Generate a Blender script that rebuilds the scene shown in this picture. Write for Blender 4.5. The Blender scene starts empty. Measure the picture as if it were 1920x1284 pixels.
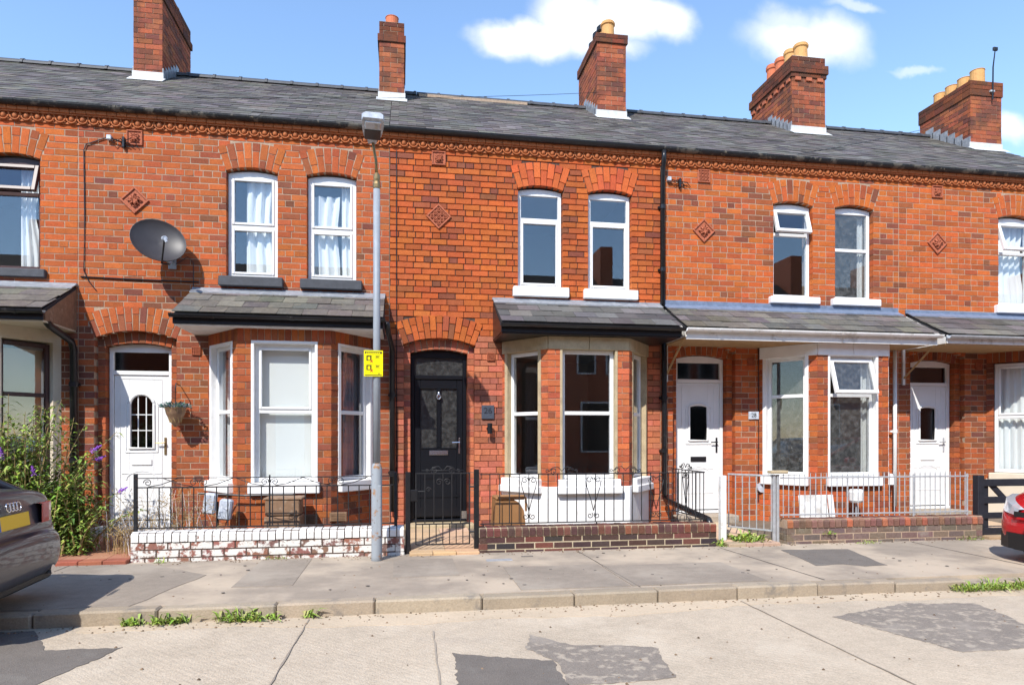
import bpy, math, random
from mathutils import Matrix, Vector, Euler, noise
random.seed(7)
rnd = random.Random(11)
PI = math.pi
S = bpy.context.scene
C = S.collection
# ------------------------------------------------------------------ camera
F_PX, YAW = 1260.0, math.atan(1260/7640)
CAM = Vector((-.535, -9.76, 1.40))
cam = bpy.data.cameras.new('camera'); co = bpy.data.objects.new('camera', cam); C.objects.link(co)
co.location = CAM; co.rotation_euler = (PI/2, 0, -YAW)
cam.sensor_width = 36; cam.lens = F_PX/1920*36; cam.shift_y = 178/1920
cam.clip_start = .1; cam.clip_end = 2000
S.camera = co
def proj(p):
    X, Y = p[0]-CAM.x, p[1]-CAM.y
    r = X*math.cos(YAW)-Y*math.sin(YAW); d = X*math.sin(YAW)+Y*math.cos(YAW)
    d = max(d, .05)
    return 960+F_PX*r/d, 820-F_PX*(p[2]-CAM.z)/d, d
# ------------------------------------------------------------------ sun and sky
SUN = Vector((.60, 1.0, -1.17)).normalized()          # direction the light travels
sl = bpy.data.lights.new('sun', 'SUN'); so = bpy.data.objects.new('sun', sl); C.objects.link(so)
sl.energy = 3.05; sl.angle = math.radians(.5); sl.color = (1, .955, .89)
so.rotation_euler = SUN.to_track_quat('-Z', 'Y').to_euler(); so.location = (-8, -14, 18)
world = bpy.data.worlds.new('World'); S.world = world; world.use_nodes = True
nt = world.node_tree; nt.nodes.clear()
def nn(t, type_, **kw):
    n = t.nodes.new(type_)
    for k, v in kw.items(): setattr(n, k, v)
    return n
out = nn(nt, 'ShaderNodeOutputWorld'); bg = nn(nt, 'ShaderNodeBackground'); bg.inputs[1].default_value = .15
sky = nn(nt, 'ShaderNodeTexSky', sky_type='NISHITA'); sky.sun_disc = False
sky.sun_elevation = math.asin(-SUN.z); sky.sun_rotation = math.atan2(-SUN.x, -SUN.y)
sky.air_density = 1.15; sky.dust_density = .0; sky.ozone_density = 3.6
def cdir(u, v):
    a = (u-960)/F_PX; dy = -a*math.sin(YAW)+math.cos(YAW)
    return (a*math.cos(YAW)+math.sin(YAW))/dy, (820-v)/F_PX/dy
tc = nn(nt, 'ShaderNodeTexCoord'); sep = nn(nt, 'ShaderNodeSeparateXYZ')
nt.links.new(tc.outputs['Generated'], sep.inputs[0])
ab = nn(nt, 'ShaderNodeMath', operation='ABSOLUTE'); nt.links.new(sep.outputs[1], ab.inputs[0])
mx0 = nn(nt, 'ShaderNodeMath', operation='MAXIMUM'); nt.links.new(ab.outputs[0], mx0.inputs[0]); mx0.inputs[1].default_value = .02
cb = nn(nt, 'ShaderNodeCombineXYZ')
for i, k in ((0, 0), (2, 1)):
    d = nn(nt, 'ShaderNodeMath', operation='DIVIDE'); nt.links.new(sep.outputs[i], d.inputs[0]); nt.links.new(mx0.outputs[0], d.inputs[1]); nt.links.new(d.outputs[0], cb.inputs[k])
nz = nn(nt, 'ShaderNodeTexNoise'); nz.inputs['Scale'].default_value = 11; nz.inputs['Detail'].default_value = 8; nz.inputs['Roughness'].default_value = .55
nt.links.new(cb.outputs[0], nz.inputs['Vector'])
nsub = nn(nt, 'ShaderNodeVectorMath', operation='SUBTRACT'); nt.links.new(nz.outputs['Color'], nsub.inputs[0]); nsub.inputs[1].default_value = (.5, .5, .5)
nsc = nn(nt, 'ShaderNodeVectorMath', operation='SCALE'); nt.links.new(nsub.outputs[0], nsc.inputs[0]); nsc.inputs['Scale'].default_value = .06
nad = nn(nt, 'ShaderNodeVectorMath', operation='ADD'); nt.links.new(cb.outputs[0], nad.inputs[0]); nt.links.new(nsc.outputs[0], nad.inputs[1])
prev = None
for (u, v, ru, rv, dens) in ((945, 76, 72, 38, 1), (1015, 72, 80, 40, 1), (1090, 40, 95, 66, 1), (1180, 32, 95, 58, 1), (1245, 42, 62, 46, 1), (1120, 88, 90, 30, .75),
                       (1500, 80, 105, 50, .85), (1555, 72, 75, 55, .8), (1480, 50, 70, 40, .55), (1605, 8, 55, 14, .45), (1715, 133, 55, 9, .4), (1890, 244, 42, 32, .75), (520, -190, 200, 60, .8), (1500, -230, 190, 60, .8)):
    px, pz = cdir(u, v); px2, _ = cdir(u+ru, v); _, pz2 = cdir(u, v-rv)
    sb = nn(nt, 'ShaderNodeVectorMath', operation='SUBTRACT'); nt.links.new(nad.outputs[0], sb.inputs[0]); sb.inputs[1].default_value = (px, pz, 0)
    ml = nn(nt, 'ShaderNodeVectorMath', operation='MULTIPLY'); nt.links.new(sb.outputs[0], ml.inputs[0]); ml.inputs[1].default_value = (1/(px2-px), 1/(pz2-pz), 0)
    ln = nn(nt, 'ShaderNodeVectorMath', operation='LENGTH'); nt.links.new(ml.outputs[0], ln.inputs[0])
    mr = nn(nt, 'ShaderNodeMapRange', interpolation_type='SMOOTHSTEP'); nt.links.new(ln.outputs['Value'], mr.inputs[0])
    mr.inputs[1].default_value = 1.22; mr.inputs[2].default_value = .38; mr.inputs[3].default_value = 0; mr.inputs[4].default_value = dens
    if prev is None: prev = mr.outputs[0]
    else:
        m = nn(nt, 'ShaderNodeMath', operation='MAXIMUM'); nt.links.new(prev, m.inputs[0]); nt.links.new(mr.outputs[0], m.inputs[1]); prev = m.outputs[0]
mixc = nn(nt, 'ShaderNodeMix', data_type='RGBA'); nt.links.new(prev, mixc.inputs[0]); nt.links.new(sky.outputs[0], mixc.inputs[6]); mixc.inputs[7].default_value = (4.3, 4.35, 4.45, 1)
nt.links.new(mixc.outputs[2], bg.inputs[0]); nt.links.new(bg.outputs[0], out.inputs[0])
S.view_settings.view_transform = 'Standard'; S.view_settings.look = 'None'; S.view_settings.gamma = 1
S.view_settings.exposure = 1.0
# ------------------------------------------------------------------ materials
MATS = {}
def mat(name, col=(.5, .5, .5), rough=.6, noise=None, stain=None, bump=None, metal=0, tint=False, spec=.4, coat=0, wave=None):
    m = bpy.data.materials.new(name); m.use_nodes = True; t = m.node_tree; b = t.nodes['Principled BSDF']
    b.inputs['Roughness'].default_value = rough; b.inputs['Metallic'].default_value = metal; b.inputs['Specular IOR Level'].default_value = spec
    b.inputs['Coat Weight'].default_value = coat; b.inputs['Coat Roughness'].default_value = .04
    g = nn(t, 'ShaderNodeNewGeometry'); L = t.links.new
    rgb = nn(t, 'ShaderNodeRGB'); rgb.outputs[0].default_value = (*col, 1); cur = rgb.outputs[0]
    def mul(a, bb, fac=1):
        x = nn(t, 'ShaderNodeMix', data_type='RGBA', blend_type='MULTIPLY'); x.inputs[0].default_value = fac; L(a, x.inputs[6]); L(bb, x.inputs[7]); return x.outputs[2]
    if tint:
        oi = nn(t, 'ShaderNodeObjectInfo'); at = nn(t, 'ShaderNodeAttribute', attribute_name='tint')
        cur = mul(mul(cur, oi.outputs['Color']), at.outputs['Color'])
    def noisetex(scale, det=4, rgh=.6):
        n = nn(t, 'ShaderNodeTexNoise'); n.inputs['Scale'].default_value = scale; n.inputs['Detail'].default_value = det; n.inputs['Roughness'].default_value = rgh
        L(g.outputs['Position'], n.inputs['Vector']); return n.outputs[0]
    for (sc, am) in (noise or ()):
        r = nn(t, 'ShaderNodeMapRange'); L(noisetex(sc), r.inputs[0]); r.inputs[1].default_value = .25; r.inputs[2].default_value = .75
        r.inputs[3].default_value = 1-am; r.inputs[4].default_value = 1+am; cur = mul(cur, r.outputs[0])
    for (sc, lo, hi, scol, amt) in (stain or ()):
        r = nn(t, 'ShaderNodeMapRange', interpolation_type='SMOOTHSTEP'); L(noisetex(sc, 6, .65), r.inputs[0]); r.inputs[1].default_value = lo; r.inputs[2].default_value = hi
        r.inputs[3].default_value = 0; r.inputs[4].default_value = amt
        x = nn(t, 'ShaderNodeMix', data_type='RGBA'); L(r.outputs[0], x.inputs[0]); L(cur, x.inputs[6]); x.inputs[7].default_value = (*scol, 1); cur = x.outputs[2]
    L(cur, b.inputs['Base Color'])
    h = None
    for (sc, st) in (bump or ()):
        bm = nn(t, 'ShaderNodeBump'); bm.inputs['Strength'].default_value = st; bm.inputs['Distance'].default_value = .01; L(noisetex(sc, 5), bm.inputs['Height'])
        if h: L(h, bm.inputs['Normal'])
        h = bm.outputs[0]
    if wave:
        w = nn(t, 'ShaderNodeTexWave', bands_direction=wave[0]); w.inputs['Scale'].default_value = wave[1]; w.inputs['Distortion'].default_value = 2.5; w.inputs['Detail'].default_value = 3
        L(g.outputs['Position'], w.inputs['Vector'])
        bm = nn(t, 'ShaderNodeBump'); bm.inputs['Strength'].default_value = wave[2]; bm.inputs['Distance'].default_value = .01; L(w.outputs['Fac'], bm.inputs['Height'])
        if h: L(h, bm.inputs['Normal'])
        h = bm.outputs[0]
    if h: L(h, b.inputs['Normal'])
    MATS[name] = m; return m
mat('brick', (1, 1, 1), .85, noise=((55, .22), (9, .14)), stain=((1.3, .55, .75, (.10, .04, .025), .3), (24, .63, .72, (.07, .035, .025), .3)), bump=((90, .4),), tint=True, spec=.2)
mat('chimney_brick', (1, 1, 1), .9, noise=((40, .2),), stain=((2.2, .45, .65, (.06, .04, .032), .55),), bump=((90, .5),), tint=True, spec=.2)
mat('mortar_pale', (.38, .275, .195), .95, noise=((30, .2), (3, .15)), bump=((120, .5),))
mat('mortar_dark', (.085, .055, .042), .95, noise=((30, .3),), bump=((120, .5),))  # dark joint tone; in the deep-jointed wall it also paints the recess shadow
mat('mortar_sand', (.46, .38, .26), .95, noise=((30, .2), (3, .15)), bump=((120, .5),))
mat('mortar_pink', (.50, .36, .27), .95, noise=((30, .2),), bump=((120, .4),))
mat('slate', (1, 1, 1), .7, noise=((30, .18), (3, .15)), stain=((5, .6, .75, (.20, .19, .16), .35),), bump=((60, .45),), tint=True, spec=.2)
mat('slate_mossy', (1, 1, 1), .8, noise=((40, .25), (6, .2)), stain=((9, .5, .66, (.19, .165, .12), .5),), bump=((50, .6),), tint=True, spec=.2)
mat('roof_felt', (.03, .03, .032), .9)
mat('lead', (.27, .28, .30), .45, noise=((12, .25),), stain=((8, .5, .7, (.5, .5, .5), .5),), bump=((14, .4),), metal=.15)
mat('lead_blue', (.17, .21, .29), .5, noise=((12, .25),), bump=((14, .4),), metal=.15)
mat('flash_paint', (.55, .55, .54), .6, noise=((12, .15),), stain=((9, .58, .7, (.45, .35, .2), .5),))
mat('upvc', (.76, .76, .745), .35, noise=((3, .05),), stain=((7, .62, .8, (.50, .47, .42), .3),), spec=.4)
mat('white_paint', (.80, .79, .77), .6, noise=((6, .06),), stain=((5, .62, .78, (.42, .39, .34), .5),), bump=((25, .25),))
mat('grime_paint', (.74, .73, .70), .6, noise=((6, .1),), stain=((5, .52, .7, (.35, .31, .25), .6),), bump=((25, .3),))
mat('brown_frame', (.065, .03, .028), .4, noise=((8, .15),))
mat('black_paint', (.012, .012, .014), .35, noise=((20, .3),), bump=((60, .15),))
mat('black_plastic', (.014, .014, .016), .3, noise=((9, .3),), stain=((6, .63, .75, (.16, .15, .14), .4),))
mat('old_gutter', (.016, .016, .017), .5, noise=((9, .3),), stain=((5, .52, .62, (.16, .14, .11), .75), (14, .6, .68, (.22, .19, .13), .8)), bump=((30, .6),))
mat('black_door', (.008, .009, .012), .25, spec=.35)
mat('iron', (.018, .018, .02), .45, noise=((30, .4),), stain=((18, .66, .74, (.13, .06, .03), .6),))
mat('galv', (.42, .43, .44), .5, noise=((18, .2),), stain=((9, .6, .75, (.62, .60, .55), .6),), metal=.3)
mat('lamp_paint', (.27, .295, .325), .5, noise=((9, .08),), stain=((7, .55, .72, (.38, .42, .46), .5),))
mat('lamp_rust', (.28, .305, .33), .6, stain=((5, .55, .63, (.30, .13, .03), .9), (22, .6, .68, (.12, .06, .03), .6)))
mat('brass', (.30, .21, .10), .4, metal=.8, noise=((20, .2),))
mat('chrome', (.75, .75, .77), .18, metal=1)
mat('stone', (.43, .34, .21), .85, noise=((7, .15), (60, .12)), stain=((4, .5, .7, (.20, .15, .10), .45),), bump=((60, .4),))
mat('render_cream', (.62, .54, .42), .9, noise=((4, .08),), stain=((3, .55, .75, (.36, .30, .24), .4),), bump=((110, .5),))
mat('sill_grey', (.055, .058, .066), .6, noise=((10, .25),), bump=((40, .3),))
mat('terracotta', (.40, .115, .055), .8, noise=((40, .25),), stain=((25, .55, .7, (.12, .045, .03), .6),), bump=((80, .4),))
mat('egg_terracotta', (.43, .125, .036), .7, noise=((30, .25),), stain=((4, .5, .7, (.22, .075, .03), .6),), bump=((60, .3),))
mat('pot_red', (.50, .14, .06), .75, noise=((12, .15),), stain=((6, .6, .75, (.12, .06, .05), .5),))
mat('pot_buff', (.55, .29, .10), .75, noise=((12, .15),), stain=((6, .55, .75, (.16, .10, .06), .6),))
mat('interior', (.42, .40, .37), .9)
mat('curtain', (.80, .82, .80), .9)
mat('blind', (.82, .84, .80), .9)
mat('blind_beige', (.55, .44, .28), .9)
mat('dark_curtain', (.22, .22, .24), .9)
mat('pavement', (.31, .255, .198), .9, noise=((1.1, .16), (7, .1), (90, .14)), stain=((.55, .42, .62, (.50, .405, .30), .85), (3, .6, .74, (.18, .165, .15), .5), (14, .66, .74, (.13, .12, .11), .5)), bump=((70, .35), (7, .25)))
mat('pave_slab', (.27, .225, .178), .9, noise=((1.3, .16), (9, .1), (90, .16)), stain=((1.2, .45, .65, (.37, .315, .25), .7),), bump=((70, .35), (7, .2)))
mat('tarmac', (.165, .143, .122), .9, noise=((5, .12), (120, .3)), stain=((2.2, .55, .72, (.24, .22, .19), .5),), bump=((130, .7),))
mat('tarmac_worn', (.235, .20, .165), .9, noise=((5, .12), (110, .3)), stain=((13, .5, .64, (.45, .38, .295), .8), (2.5, .5, .68, (.33, .285, .235), .6)), bump=((110, .7),))
mat('concrete', (.48, .395, .295), .92, noise=((1.4, .12), (12, .09), (85, .22)), stain=((1.0, .48, .68, (.58, .49, .375), .8), (.7, .52, .7, (.35, .295, .235), .6), (45, .60, .70, (.20, .175, .15), .6)), bump=((75, .8), (14, .3)), wave=('DIAGONAL', 9, .09))
mat('dust', (.50, .40, .285), .95, noise=((2, .12), (60, .12)), bump=((90, .4),))
mat('kerb', (.34, .285, .22), .9, noise=((3, .12), (70, .16)), stain=((5, .52, .68, (.15, .14, .13), .6),), bump=((60, .5),), tint=True)
mat('soil', (.16, .125, .09), .95, noise=((6, .3), (60, .3)), bump=((40, .8),))
mat('path', (.50, .37, .26), .9, noise=((4, .12), (60, .12)), bump=((60, .3),), tint=True)
mat('peeling', (1, 1, 1), .85, noise=((40, .2),), stain=((9, .44, .53, (.70, .68, .63), .96), (30, .6, .68, (.10, .08, .07), .6)), bump=((40, .8),), tint=True)
mat('peeling_cap', (1, 1, 1), .8, noise=((40, .2),), stain=((9, .30, .38, (.78, .76, .72), .97), (24, .63, .68, (.13, .08, .06), .8)), bump=((40, .7),), tint=True)
mat('sooty_brick', (1, 1, 1), .9, noise=((50, .25),), stain=((4, .48, .66, (.30, .27, .22), .55),), bump=((80, .6),), tint=True)
mat('leaf', (1, 1, 1), .55, noise=((20, .2),), tint=True, spec=.3)
mat('flower', (.22, .06, .42), .7, noise=((60, .3),))
mat('dry', (.36, .25, .11), .8, tint=False, noise=((20, .25),))
mat('wood', (.42, .27, .13), .75, noise=((10, .2),), bump=((50, .3),))
mat('timber_black', (.018, .018, .024), .55, noise=((14, .3),), bump=((40, .3),))
mat('bin_brown', (.30, .15, .06), .5, noise=((6, .08),), bump=((50, .08),))
mat('bin_old', (.22, .13, .075), .7, noise=((16, .25),), stain=((12, .55, .7, (.36, .28, .2), .6),))
mat('box_grey', (.45, .49, .55), .45, noise=((20, .3),), stain=((14, .55, .65, (.7, .72, .75), .6),))
mat('yellow', (.86, .76, .0), .4)
mat('black_print', (.02, .018, .01), .5)
mat('red_print', (.55, .05, .02), .5)
mat('dish', (.038, .033, .034), .45, noise=((7, .15),))
mat('car_grey', (.034, .034, .045), .35, metal=.0, coat=.5)
mat('car_red', (.50, .008, .014), .25, coat=1, metal=.1)
mat('car_black', (.012, .012, .013), .45)
mat('tail_red', (.42, .04, .035), .25, coat=.6)
mat('headlight', (.55, .57, .60), .08, coat=1, metal=.4)
mat('plate_yellow', (.80, .50, .01), .4)
mat('plate_white', (.75, .76, .78), .4)
mat('plate_blue', (.02, .10, .50), .4)
mat('tyre', (.02, .02, .02), .85)
mat('number_slate', (.05, .06, .085), .6, bump=((60, .4),))
mat('number_mark', (.018, .02, .03), .5)
def glass(name, tint, boost, rough=.0, dirt=None):
    m = bpy.data.materials.new(name); m.use_nodes = True; t = m.node_tree; t.nodes.clear(); L = t.links.new
    o = nn(t, 'ShaderNodeOutputMaterial'); tr = nn(t, 'ShaderNodeBsdfTransparent'); tr.inputs[0].default_value = (*tint, 1)
    gl = nn(t, 'ShaderNodeBsdfGlossy'); gl.inputs['Roughness'].default_value = rough; gl.inputs[0].default_value = (.95, .97, 1, 1)
    fr = nn(t, 'ShaderNodeFresnel'); gb = nn(t, 'ShaderNodeNewGeometry'); mi = nn(t, 'ShaderNodeMapRange'); L(gb.outputs['Backfacing'], mi.inputs[0]); mi.inputs[3].default_value = 1.5; mi.inputs[4].default_value = 1/1.5; L(mi.outputs[0], fr.inputs[0])
    mu = nn(t, 'ShaderNodeMath', operation='MULTIPLY'); mu.use_clamp = True; L(fr.outputs[0], mu.inputs[0]); mu.inputs[1].default_value = boost
    mx = nn(t, 'ShaderNodeMixShader'); L(mu.outputs[0], mx.inputs[0]); L(tr.outputs[0], mx.inputs[1]); L(gl.outputs[0], mx.inputs[2]); last = mx.outputs[0]
    if dirt:
        g = nn(t, 'ShaderNodeNewGeometry'); n = nn(t, 'ShaderNodeTexNoise'); n.inputs['Scale'].default_value = 16; n.inputs['Detail'].default_value = 8; L(g.outputs['Position'], n.inputs[0])
        r = nn(t, 'ShaderNodeMapRange'); L(n.outputs[0], r.inputs[0]); r.inputs[1].default_value = .4; r.inputs[2].default_value = .75; r.inputs[3].default_value = dirt*.3; r.inputs[4].default_value = dirt
        df = nn(t, 'ShaderNodeBsdfDiffuse'); df.inputs[0].default_value = (.5, .5, .48, 1)
        m2 = nn(t, 'ShaderNodeMixShader'); L(r.outputs[0], m2.inputs[0]); L(last, m2.inputs[1]); L(df.outputs[0], m2.inputs[2]); last = m2.outputs[0]
    L(last, o.inputs[0]); MATS[name] = m
glass('glass', (.955, .965, .97), 1.9)
glass('glass_dirty', (.85, .86, .86), 1.2, dirt=.12)
glass('glass_dark', (.10, .105, .11), 1.8, rough=.05)
glass('glass_obscure', (.16, .17, .18), 1.5, rough=.25, dirt=.12)
glass('car_glass', (.08, .09, .10), 1.6)
# ------------------------------------------------------------------ mesh builder
class MB:
    def __init__(s, M=None): s.v = []; s.f = []; s.c = []; s.M = M or Matrix(); s.col = (1, 1, 1); s.smooth = False
    def add(s, vs, fs):
        o = len(s.v); M = s.M
        s.v += [tuple(M @ Vector(p)) for p in vs]; s.c += [s.col]*len(vs); s.f += [tuple(o+i for i in f) for f in fs]
        return s
    def box(s, x0, x1, y0, y1, z0, z1):
        return s.add([(x0, y0, z0), (x1, y0, z0), (x1, y1, z0), (x0, y1, z0), (x0, y0, z1), (x1, y0, z1), (x1, y1, z1), (x0, y1, z1)],
                     [(0, 3, 2, 1), (4, 5, 6, 7), (0, 1, 5, 4), (1, 2, 6, 5), (2, 3, 7, 6), (3, 0, 4, 7)])
    def bbox(s, x0, x1, y0, y1, z0, z1, b=.006):
        if x1-x0 < 2.2*b or y1-y0 < 2.2*b or z1-z0 < 2.2*b: return s.box(x0, x1, y0, y1, z0, z1)
        xs, ys, zs = (x0, x1), (y0, y1), (z0, z1); vs = []; idx = {}
        for i in (0, 1):
            for j in (0, 1):
                for k in (0, 1):
                    sx, sy, sz = (b if i == 0 else -b), (b if j == 0 else -b), (b if k == 0 else -b)
                    for a, p in enumerate(((xs[i], ys[j]+sy, zs[k]+sz), (xs[i]+sx, ys[j], zs[k]+sz), (xs[i]+sx, ys[j]+sy, zs[k]))):
                        idx[i, j, k, a] = len(vs); vs.append(p)
        fs = []
        for i in (0, 1):
            f = [idx[i, 0, 0, 0], idx[i, 1, 0, 0], idx[i, 1, 1, 0], idx[i, 0, 1, 0]]; fs.append(f[::-1] if i == 0 else f)
            f = [idx[0, i, 0, 1], idx[1, i, 0, 1], idx[1, i, 1, 1], idx[0, i, 1, 1]]; fs.append(f if i == 0 else f[::-1])
            f = [idx[0, 0, i, 2], idx[1, 0, i, 2], idx[1, 1, i, 2], idx[0, 1, i, 2]]; fs.append(f[::-1] if i == 0 else f)
        for i in (0, 1):
            for j in (0, 1):
                a = [idx[i, j, 0, 0], idx[i, j, 1, 0], idx[i, j, 1, 1], idx[i, j, 0, 1]]; fs.append(a if (i+j) % 2 == 0 else a[::-1])
                a = [idx[i, 0, j, 0], idx[i, 1, j, 0], idx[i, 1, j, 2], idx[i, 0, j, 2]]; fs.append(a[::-1] if (i+j) % 2 == 0 else a)
                a = [idx[0, i, j, 1], idx[1, i, j, 1], idx[1, i, j, 2], idx[0, i, j, 2]]; fs.append(a if (i+j) % 2 == 0 else a[::-1])
        for i in (0, 1):
            for j in (0, 1):
                for k in (0, 1):
                    t = [idx[i, j, k, 0], idx[i, j, k, 1], idx[i, j, k, 2]]; fs.append(t[::-1] if (i+j+k) % 2 == 0 else t)
        return s.add(vs, fs)
    def prism(s, poly, y0, y1):                    # polygon in x,z pushed through y
        n = len(poly); vs = [(x, y0, z) for x, z in poly]+[(x, y1, z) for x, z in poly]
        return s.add(vs, [tuple(range(n)), tuple(range(2*n-1, n-1, -1))]+[(i, i+n, (i+1) % n+n, (i+1) % n) for i in range(n)])
    def xprism(s, poly, x0, x1):                   # polygon in y,z pushed through x
        n = len(poly); vs = [(x0, y, z) for y, z in poly]+[(x1, y, z) for y, z in poly]
        return s.add(vs, [tuple(range(n-1, -1, -1)), tuple(range(n, 2*n))]+[(i, (i+1) % n, (i+1) % n+n, i+n) for i in range(n)])
    def tube(s, pts, r, n=6, cap=True):
        pts = [Vector(p) for p in pts]; rs = r if isinstance(r, (list, tuple)) else [r]*len(pts); vs = []; fs = []
        for i, p in enumerate(pts):
            d = (pts[min(i+1, len(pts)-1)]-pts[max(i-1, 0)]).normalized()
            a = d.cross(Vector((0, 0, 1)));
            if a.length < .05: a = d.cross(Vector((0, 1, 0)))
            a.normalize(); b = d.cross(a)
            for k in range(n): vs.append(p+(a*math.cos(2*PI*k/n)+b*math.sin(2*PI*k/n))*rs[i])
        for i in range(len(pts)-1):
            for k in range(n): fs.append((i*n+k, i*n+(k+1) % n, (i+1)*n+(k+1) % n, (i+1)*n+k))
        if cap: fs += [tuple(range(n-1, -1, -1)), tuple(range((len(pts)-1)*n, len(pts)*n))]
        return s.add(vs, fs)
    def lathe(s, c, prof, n=16, axis=2):
        vs = []; fs = []
        for (r, h) in prof:
            for k in range(n):
                a = 2*PI*k/n; p = [r*math.cos(a), r*math.sin(a), h]
                if axis == 1: p = [p[0], p[2], p[1]]
                if axis == 0: p = [p[2], p[0], p[1]]
                vs.append((c[0]+p[0], c[1]+p[1], c[2]+p[2]))
        for i in range(len(prof)-1):
            for k in range(n): fs.append((i*n+k, i*n+(k+1) % n, (i+1)*n+(k+1) % n, (i+1)*n+k))
        fs.append(tuple(range((len(prof)-1)*n, len(prof)*n))); fs.append(tuple(range(n-1, -1, -1)))
        return s.add(vs, fs)
    def grid(s, fn, nu, nv):
        vs = [fn(i/nu, j/nv) for j in range(nv+1) for i in range(nu+1)]
        return s.add(vs, [(j*(nu+1)+i, j*(nu+1)+i+1, (j+1)*(nu+1)+i+1, (j+1)*(nu+1)+i) for j in range(nv) for i in range(nu)])
    def mesh(s, name, m, smooth=False):
        me = bpy.data.meshes.new(name); me.from_pydata(s.v, [], s.f); me.materials.append(MATS[m])
        ca = me.color_attributes.new('tint', 'FLOAT_COLOR', 'POINT')
        flat = [];
        for c in s.c: flat += [c[0], c[1], c[2], 1]
        ca.data.foreach_set('color', flat)
        if smooth: me.polygons.foreach_set('use_smooth', [True]*len(me.polygons))
        me.update(); return me
    def build(s, name, m, parent=None, smooth=False, stuff=False):
        return link(name, s.mesh(name, m, smooth), parent, stuff)
ORG = {}
def link(name, me, parent=None, stuff=False):
    o = bpy.data.objects.new(name, me); C.objects.link(o)
    if parent is not None:
        o.parent = parent
        if parent.type == 'EMPTY': o.location = -parent.location      # meshes are written in world metres
    if stuff: o['kind'] = 'stuff'
    return o
def tag(o, label, cat, group=None):
    o['label'] = label; o['category'] = cat
    if group: o['group'] = group
    return o
def thing(name, loc, label, cat, group=None):
    o = bpy.data.objects.new(name, None); C.objects.link(o); o.location = loc; o.empty_display_size = .2
    return tag(o, label, cat, group)
def struct(name, mb, m): o = mb.build(name, m); o['kind'] = 'structure'; return o
def frame_at(ox, oy, ang): return Matrix.Translation((ox, oy, 0)) @ Matrix.Rotation(ang, 4, 'Z')
# unit pieces: front face at y=0, body behind it (+y)
def unit_brick(bx, bz, sd):
    r = random.Random(sd); j = lambda a: r.uniform(-a, a); vs = []
    for (x, z) in ((-.5, -.5), (.5, -.5), (.5, .5), (-.5, .5)):
        vs.append((x-math.copysign(bx+j(bx*.6), x), 0+j(.015), z-math.copysign(bz+abs(j(bz*.7)), z)))
    for (x, z) in ((-.5, -.5), (.5, -.5), (.5, .5), (-.5, .5)): vs.append((x+j(.006), .08, z+j(.02)))
    for (x, z) in ((-.5, -.5), (.5, -.5), (.5, .5), (-.5, .5)): vs.append((x, 1, z))
    fs = [(0, 1, 2, 3)]
    for a in (0, 4): fs += [(a+i, a+4+i, a+4+(i+1) % 4, a+(i+1) % 4) for i in range(4)]
    return vs, fs
UB = [unit_brick(.013, .036, k) for k in range(5)]+[unit_brick(.028, .036, 10+k) for k in range(3)]
US = []
for k in range(5):
    r = random.Random(50+k); c1, c2 = r.uniform(0, .05), r.uniform(0, .05)
    # unit slate: x -.5..+.5, y runs up the slope 0..1, z thickness 0..1
    p = [(-.5, c1*.4), (-.5+c1, 0), (.5-c2, r.uniform(-.012, .012)), (.5, c2*.4), (.5, 1), (-.5, 1)]
    vs = [(x, y, 1 if y < .5 else .9) for x, y in p]+[(x, y, 0) for x, y in p]
    US.append((vs, [(0, 1, 2, 3, 4, 5)]+[(i+6, (i+1) % 6+6, (i+1) % 6, i) for i in range(6)]))
SHARED = {}
def shared(kind, k, m):
    key = (kind, k, m)
    if key not in SHARED:
        b = MB(); b.add(*(UB if kind == 'brick' else US)[k]); SHARED[key] = b.mesh(kind, m)
    return SHARED[key]
class Pool:                                       # the pieces of one thing: the largest in view become objects, the rest one joined part per parent
    def __init__(s, kind, limit=300): s.kind = kind; s.items = []; s.limit = limit
    def put(s, parent, m, pos, rot, size, col, k):
        s.items.append((parent, m, Vector(pos), rot, size, col, k))
    def flush(s, joined):
        sc = []
        for i, it in enumerate(s.items):
            u, v, d = proj(it[2]); inside = -15 < u < 1935 and -15 < v < 1299
            a = it[4][0]*it[4][2 if s.kind == 'brick' else 1]/d/d
            sc.append((inside, a, i))
        sc.sort(reverse=True); top = {i for ins, a, i in sc[:s.limit] if ins}; rest = {}
        for i, (par, m, pos, rot, size, col, k) in enumerate(s.items):
            if i in top:
                o = bpy.data.objects.new(s.kind, shared(s.kind, k, m)); C.objects.link(o); o.parent = par
                o.location = pos; o.rotation_euler = rot; o.scale = size; o.color = (*col, 1)
            else: rest.setdefault((par, m), []).append((pos, rot, size, col, k))
        for (par, m), L in rest.items():
            b = MB()
            for pos, rot, size, col, k in L:
                b.M = Matrix.LocRotScale(pos, Euler(rot), Vector(size)); b.col = col; b.add(*(UB if s.kind == 'brick' else US)[k])
            b.build(joined, m, par, stuff=True)
def vary(c, a=.12, h=.06):
    k = 1+rnd.uniform(-a, a); return (c[0]*k*(1+rnd.uniform(-h, h)), c[1]*k*(1+rnd.uniform(-h, h)*2), c[2]*k*(1+rnd.uniform(-h, h)*2))
def bcol(pal, w=None):
    t = rnd.random(); acc = 0
    if w is not None:                                # burnt and sooty bricks come in drifts
        t = min(1, max(0, t+.55*noise.noise(w*.9)+.25*noise.noise(w*3.1)))
    for w, c in pal:
        acc += w
        if t <= acc: return vary(c)
    return vary(pal[-1][1])
ORANGE = ((.60, (.45, .108, .028)), (.25, (.385, .092, .028)), (.11, (.295, .080, .032)), (.04, (.215, .068, .036)))
REDDISH = ((.50, (.42, .104, .031)), (.26, (.35, .089, .031)), (.17, (.26, .075, .035)), (.07, (.19, .064, .038)))
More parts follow.
